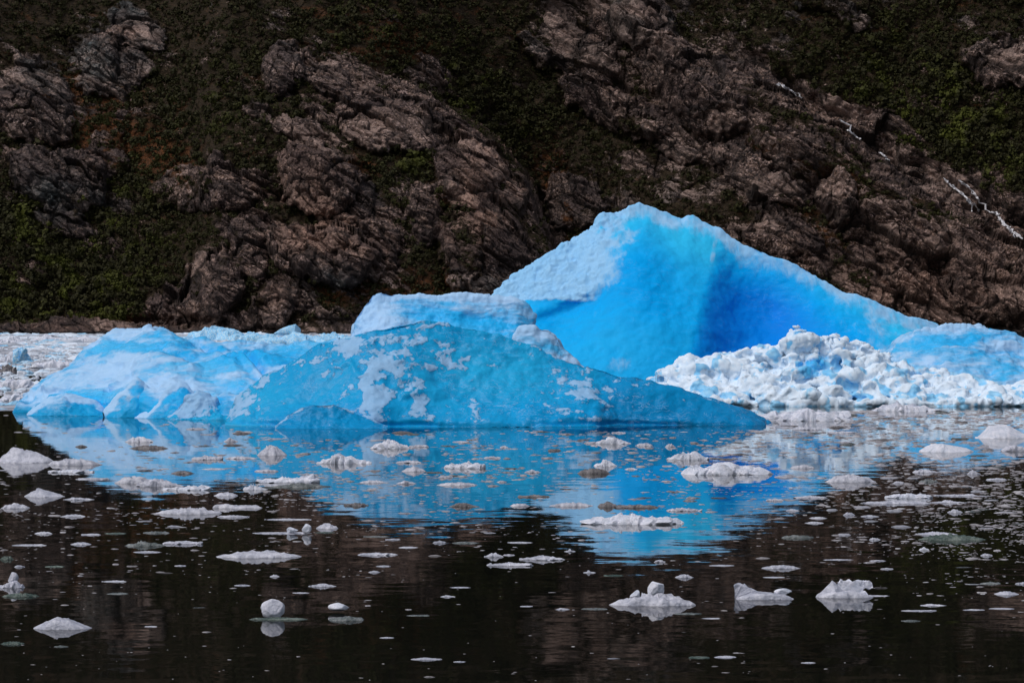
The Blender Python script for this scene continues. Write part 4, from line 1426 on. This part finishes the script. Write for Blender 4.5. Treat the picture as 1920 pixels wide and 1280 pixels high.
    (1812, 1840, 889, 12, 'pyr', 'w', 'little diamond-shaped white floe at the right'),
    (1848, 1890, 900, 8, 'flat', 'w', 'flat white floe below the diamond-shaped one'),
    (1674, 1696, 906, 8, 'dome', 'w', 'small white oval floe right of the wide pale one'),
    (1722, 1760, 904, 8, 'flat', 'g', 'glassy speckled floe below the white floe of small lumps'),
    (1580, 1604, 966, 8, 'lens', 'w', 'small pale floe in the dark water below the wide pale one'),
    (1611, 1650, 969, 8, 'lump', 'w', 'small white lumpy floe right of the small pale one'),
    (1515, 1552, 972, 5, 'lens', 'w', 'thin glassy lens of ice left of the small pale floe'),
    (1508, 1546, 981, 5, 'lens', 'w', 'thin white lens of ice, lower of two stacked in the view'),
    (1460, 1528, 1009, 9, 'flat', 'g', 'flat broken glassy floe in the dark water right of centre'),
    (1628, 1652, 1012, 6, 'lens', 'w', 'small smooth lens of ice left of the dark green slab'),
    (1722, 1744, 1031, 8, 'lump', 's', 'small bright lump of ice below the dark green slab'),
    (1836, 1862, 1042, 7, 'lens', 'w', 'small pale floe below and right of the dark green slab'),
    (1628, 1662, 1052, 5, 'flat', 'w', 'flat thin white strip below the dark green slab, left'),
    (1540, 1602, 1050, 4, 'flat', 'w', 'long thin glassy strip right of the flat-bottomed floe'),
    (1650, 1676, 1067, 5, 'flat', 'w', 'little beaded ice strip at right above the holed slab'),
    (1862, 1912, 1115, 9, 'cap', 'w', 'smooth oval floe near the right edge'),
    (1902, 1935, 1095, 8, 'flat', 'w', 'small floe cut by the right edge above the smooth oval one'),
    (1720, 1776, 1136, 8, 'lump', 'w', 'bumpy thin floe right of the holed slab'),
    (1686, 1757, 1146, 7, 'spike', 'w', 'long thin floe with a rough right end below the bumpy one'),
    (1804, 1848, 1144, 4, 'flat', 'w', 'flat thin strip of ice left of the straight one near the right edge'),
    (1852, 1905, 1142, 4, 'flat', 'w', 'straight thin strip of ice near the right edge'),
    (1688, 1728, 1165, 5, 'lens', 'g', 'slanted thin glassy lens, lowest on the right side'),
    (1836, 1880, 1095, 7, 'flat', 'g', 'thin broken floe left of the one cut by the right edge'),
    (1500, 1530, 1243, 3, 'flat', 'w', 'tiny flat sliver near the bottom right'),
    # --- centre dark water
    (810, 838, 1018, 8, 'dome', 'w', 'small oval floe in the dark water under the fading blue'),
    (845, 900, 1019, 6, 'lens', 'g', 'flat glassy lens right of the small oval floe'),
    (908, 945, 1044, 14, 'dome', 'w', 'small humped white floe left of the central pair'),
    (942, 966, 1041, 5, 'flat', 'w', 'flat tail of ice right of the small humped floe'),
    (972, 1068, 1050, 17, 'lump', 'w', 'wide pale floe with a knob at its left end, in the centre'),
    (907, 1002, 1061, 12, 'flat', 'w', 'low knobbly floe in front of the wide pale one in the centre'),
    (1057, 1080, 1034, 9, 'knob', 'w', 'small knobby ice bit above right of the wide central floe'),
    (948, 1000, 1018, 5, 'flat', 'w', 'thin double strip of ice above the wide central floe'),
    (745, 785, 1027, 4, 'lens', 'w', 'thin spindle of ice right of the flat rough grey floe'),
    (678, 732, 1007, 4, 'flat', 'g', 'thin glassy strip at the lower edge of the blue reflection'),
    (722, 750, 1012, 5, 'flat', 'w', 'small flat ice bit between two thin strips under the reflection'),
    (704, 735, 1062, 5, 'flat', 'w', 'thin flat bit below the flat rough grey floe'),
    (690, 714, 1073, 5, 'lens', 'w', 'small thin lens below the flat bit in dark water'),
    (325, 350, 1061, 4, 'flat', 'w', 'small thin strip left of the long lens-shaped floe'),
    (82, 122, 1063, 5, 'flat', 'n', 'long thin green strip above the rounded left-edge floe'),
    (26, 46, 1063, 7, 'dome', 'w', 'little pale dome above the rounded left-edge floe'),
]
for q in L:
    x0, x1, yw, h, pr, mt, lb = q
    wpx = x1 - x0
    dep = 0.35 if wpx > 60 else 0.5
    if pr == 'cap':
        floe(x0, x1, yw, h * 0.74, pr, mt, lb, 0.6, sharp=1.0, rough=0.24, ragged=0.16, facet=4 if wpx > 70 else 0)
    elif mt in 'sb':
        floe(x0, x1, yw, h * 0.72, pr, mt, lb, dep, sharp=3.5, rough=0.42, ragged=0.28, lumps=int(np.clip(wpx / 7, 4, 22)))
    elif mt in 'gn':
        floe(x0, x1, yw, h * 0.55, pr, mt, lb, dep * 1.2, sharp=4, rough=0.5, ragged=0.25)
    else:
        floe(x0, x1, yw, h * 0.60, pr, mt, lb, dep, sharp=3, rough=0.3, ragged=0.24,
             lumps=0 if pr in ('lens', 'pyr', 'left') else int(np.clip(wpx / 9, 3, 10)))
block(25, 1095, 20, 22, 18, 'w', 'clear ball of ice resting on the rounded floe at the left edge', 31, planes=3, z0=0.08, Yat=Yw(1102) + 0.35)
block(575, 990, 18, 19, 12, 's', 'upright square tooth of white ice on the narrow floe left of centre', 33, planes=9, z0=0.02, Yat=Yw(1001) + 0.12)
block(548, 996, 22, 12, 12, 's', 'small rough white lump of ice left of the upright square tooth', 34, planes=9, z0=0.02, Yat=Yw(1001) + 0.12)

# ------------------------------------------------------------------ bergy bits beyond the left iceberg
FAR = [
    (340, 480, 640, 26, 'dome', 'b', 'jagged pale blue ice ridge behind the left iceberg'),
    (430, 520, 643, 18, 'flat', 'b', 'low pale blue ice ridge right of the jagged one'),
    (470, 640, 650, 22, 'flat', 'b', 'long pale ice bank between the left iceberg and the cliff'),
    (560, 670, 645, 20, 'flat', 'b', 'rough white bank of ice left of the flat-topped iceberg'),
    (610, 642, 636, 12, 'dome', 'b', 'small blue ice hump left of the flat-topped iceberg'),
    (0, 40, 680, 16, 'dome', 's', 'white hump of ice at the left edge in the far pack'),
    (10, 62, 680, 22, 'dome', 'b', 'rounded pale blue ice boulder in the far pack at left'),
    (55, 150, 692, 16, 'flat', 's', 'low white ridge of ice right of the rounded blue boulder'),
    (0, 30, 700, 14, 'lens', 'd', 'dark grey lump of dirty ice at the left edge'),
    (-10, 75, 728, 16, 'lens', 's', 'long white floe above the water line at the left edge'),
    (0, 60, 752, 12, 'flat', 's', 'broken white floe at the edge of the far pack, left'),
    (60, 120, 640, 12, 'lump', 's', 'jagged white ice on the far side of the pack at left'),
    (0, 50, 645, 15, 'lump', 's', 'rough white ice at the far left before the rocky shore'),
    (120, 200, 643, 11, 'flat', 's', 'low white ice along the rocky shore above the left iceberg'),
    (1896, 1940, 646, 10, 'dome', 's', 'sliver of white ice behind the blue iceberg at the right edge'),
]
for x0, x1, yw, h, pr, mt, lb in FAR:
    h *= 1.15
    floe(x0, x1, yw, h, pr, mt, lb, 0.5, name='bergy_bit', rough=0.18, ragged=0.22, sharp=5, lumps=16, body=0.85)

block(539, 632, 52, 24, 40, 'b', 'pale blue block of ice standing alone before the dark cliff', 51, planes=9, rot=-0.12, name='bergy_bit')

# ------------------------------------------------------------------ loose ice: the 120 largest as things, the rest one mass
rs = np.random.RandomState(41)


def frag_variant(rs, na=9):
    """a small flat lump: two rings and a top"""
    th = np.sort(rs.uniform(0, 2 * np.pi, na) * 0.25 + np.linspace(0, 2 * np.pi, na, endpoint=False))
    rr = rs.uniform(0.65, 1.1, na)
    x, y = rr * np.cos(th) * 0.5, rr * np.sin(th) * 0.5
    hz = rs.uniform(0.35, 1.0, na)
    V = [[a_, b_, -0.6] for a_, b_ in zip(x, y)] + [[a_ * 0.97, b_ * 0.97, 0.25 * h] for a_, b_, h in zip(x, y, hz)]
    k = rs.uniform(0.45, 0.75)
    V += [[a_ * k + rs.uniform(-.05, .05), b_ * k, h] for a_, b_, h in zip(x, y, hz)]
    V += [[rs.uniform(-.1, .1), rs.uniform(-.1, .1), rs.uniform(0.6, 1.1)]]
    T = []
    for ring in (0, 1):
        for i in range(na):
            a_, b_ = ring * na + i, ring * na + (i + 1) % na
            T += [[a_, b_, b_ + na], [a_, b_ + na, a_ + na]]
    for i in range(na):
        T.append([2 * na + i, 2 * na + (i + 1) % na, 3 * na])
    return np.array(V), np.array(T)


fv = [frag_variant(rs, k) for k in (7, 8, 9, 9, 10, 10, 11, 12, 9, 10)]
N = 60000
fx = rs.uniform(-20, 1940, N)
fy = 765 + (1275 - 765) * rs.rand(N) ** 1.25
dens = 0.05 * ss(1270, 900, fy) ** 1.5 + 0.012
dens *= 0.6
dens += 0.27 * np.exp(-((fy - 900) / 75.0) ** 2) * ss(150, 500, fx) * 1.0
dens += 0.10 * np.exp(-((fy - 850) / 45.0) ** 2) * ss(700, 1000, fx)
dens += 0.95 * ss(1330, 1560, fx + (fy - 800) * 0.6) * ss(900, 800, fy)
dens += 0.42 * ss(1450, 1900, fx) * ss(1150, 880, fy)
dens += 0.35 * ss(1650, 1900, fx) * np.exp(-((fy - 1000) / 45.0) ** 2)
dens += 0.08 * ss(450, 0, fx) * np.exp(-((fy - 990) / 70.0) ** 2)
Q3 = np.stack([fx / 120, fy / 25, fx * 0], 1)
dens *= np.clip(1 + 1.9 * fbm(Q3, 4, 88), 0.08, 2.6)
keep = rs.rand(N) < dens
# nothing inside the bergs or on the traced floes
limit = np.interp(fx, [0, 40, 42, 300, 430, 440, 1440, 1450, 1600, 1920], [775, 775, 784, 792, 798, 806, 806, 775, 770, 770])
keep &= fy > limit
for cx, cy, rx, ry in TRACED:
    keep &= ((fx - cx) / (rx + 2)) ** 2 + ((fy - cy) / (ry * 0.5 + 3)) ** 2 > 0.8
fx, fy = fx[keep], fy[keep]
n = len(fx)
wpx = np.clip(rs.lognormal(math.log(6.2), 0.66, n), 2, 36) * np.interp(fy, [770, 900, 1280], [1.25, 1.1, 0.9])
Y = Yw(fy)
W = wpx / F * Y
D = W * rs.uniform(0.3, 0.75, n) * np.interp(fy, [770, 1280], [1.2, 0.6])
H = np.maximum(W * rs.uniform(0.03, 0.10, n), 0.006)
pos = np.stack([(fx - 960) / F * Y, Y, np.zeros(n)], 1)
scl = np.stack([W, D, H], 1)
rz = rs.uniform(-0.3, 0.3, n)
which = rs.randint(0, len(fv), n)
order = np.argsort(-wpx)
NB = 120
big, rest = order[:NB], order[NB:]
GBRASH = {'dark': ('small thin scrap of ice adrift on the dark water', 'small ice scraps on the dark water'),
          'blue': ('small pinkish scrap of ice adrift on the blue reflection', 'small ice scraps on the blue reflection'),
          'pack': ('small flat piece in the crowded broken ice near the white iceberg', 'pieces of the crowded broken ice at right')}
protos = {}
fmats = [M_FLOE, M_GREY, M_FLOE, M_GLASS]
for k in big:
    key = (which[k], k % 4)
    if key not in protos:
        V, T = fv[which[k]]
        o = link_mesh('ice_fragment', V, T, fmats[k % 4], smooth=False)
        protos[key] = o
    else:
        o = protos[key].copy()
        C.objects.link(o)
    o.location = pos[k]
    o.scale = scl[k]
    o.rotation_euler = (0, 0, rz[k])
    x_, y_ = fx[k], fy[k]
    z_ = 'pack' if (x_ > 1420 and y_ < 870) else ('blue' if (520 < x_ < 1560 - (y_ - 880) * 0.9 and y_ < 1000) else 'dark')
    kind_ = ['pale', 'dirty grey', 'pale', 'glassy'][k % 4]
    side = ('left' if x_ < 640 else 'centre' if x_ < 1280 else 'right') if z_ != 'pack' else ''
    if z_ == 'pack':
        lb = 'small %s piece in the crowded broken ice near the white iceberg' % kind_
    elif z_ == 'blue':
        lb = 'small %s scrap of ice on the blue reflection, %s part' % (kind_, side)
    else:
        lb = 'small %s scrap of ice adrift on dark water, %s part of the lake' % (kind_, side)
    tag(o, lb, 'ice scrap', GBRASH[z_][1])


def brash_mat():
    t = NT('brash_ice')
    h = t.attr('tint')
    c = t.mix(t.rng(h, 0.0, 0.5), (0.11, 0.10, 0.10), (0.30, 0.28, 0.30))
    c = t.mix(t.rng(h, 0.5, 1.0), c, (0.64, 0.63, 0.68))
    c = t.mix(t.rng(t.noise(6, 4), 0.4, 0.65), c, (0.40, 0.38, 0.40))
    return t.done(c, 0.35)


M_BRASH = brash_mat()
V, T, own = scatter(fv, pos[rest], scl[rest], rz[rest], which[rest])
tint = rs.rand(len(rest))[own]
ob = link_mesh('brash_ice', V, T, M_BRASH, smooth=False, attrs={'tint': tint})
tag(ob, 'countless small scraps of broken ice drifting over the lake', 'brash ice', kind='stuff')

# packed ice that fills the lake behind the bergs
N = 20000
Y = np.sqrt(rs.uniform(185 ** 2, 850 ** 2, N))
px = rs.uniform(-120, 760, N)
inside = (Y < 205) & (px > 30)
Y, px = Y[~inside], px[~inside]
n = len(Y)
W = rs.lognormal(math.log(1.1), 0.65, n) * np.interp(Y, [185, 850], [0.55, 1.7])
H = W ** 0.7 * rs.uniform(0.05, 0.24, n)
V, T, own = scatter(fv, np.stack([(px - 960) / F * Y, Y, np.zeros(n)], 1),
                    np.stack([W, W * rs.uniform(0.5, 1.0, n), H], 1), rs.uniform(0, 6.28, n), rs.randint(0, len(fv), n))


def pack_mat():
    t = NT('pack_ice')
    h = t.attr('tint')
    c = t.mix(t.rng(h, 0.15, 0.5), (0.38, 0.40, 0.46), (0.74, 0.83, 0.95))
    c = t.mix(t.rng(h, 0.72, 0.97), c, (0.30, 0.62, 0.88))
    return t.done(c, 0.55)


ob = link_mesh('pack_ice', V, T, pack_mat(), smooth=False, attrs={'tint': rs.rand(n)[own]})
tag(ob, 'dense field of white broken ice between the bergs and the far shore', 'pack ice', kind='stuff')
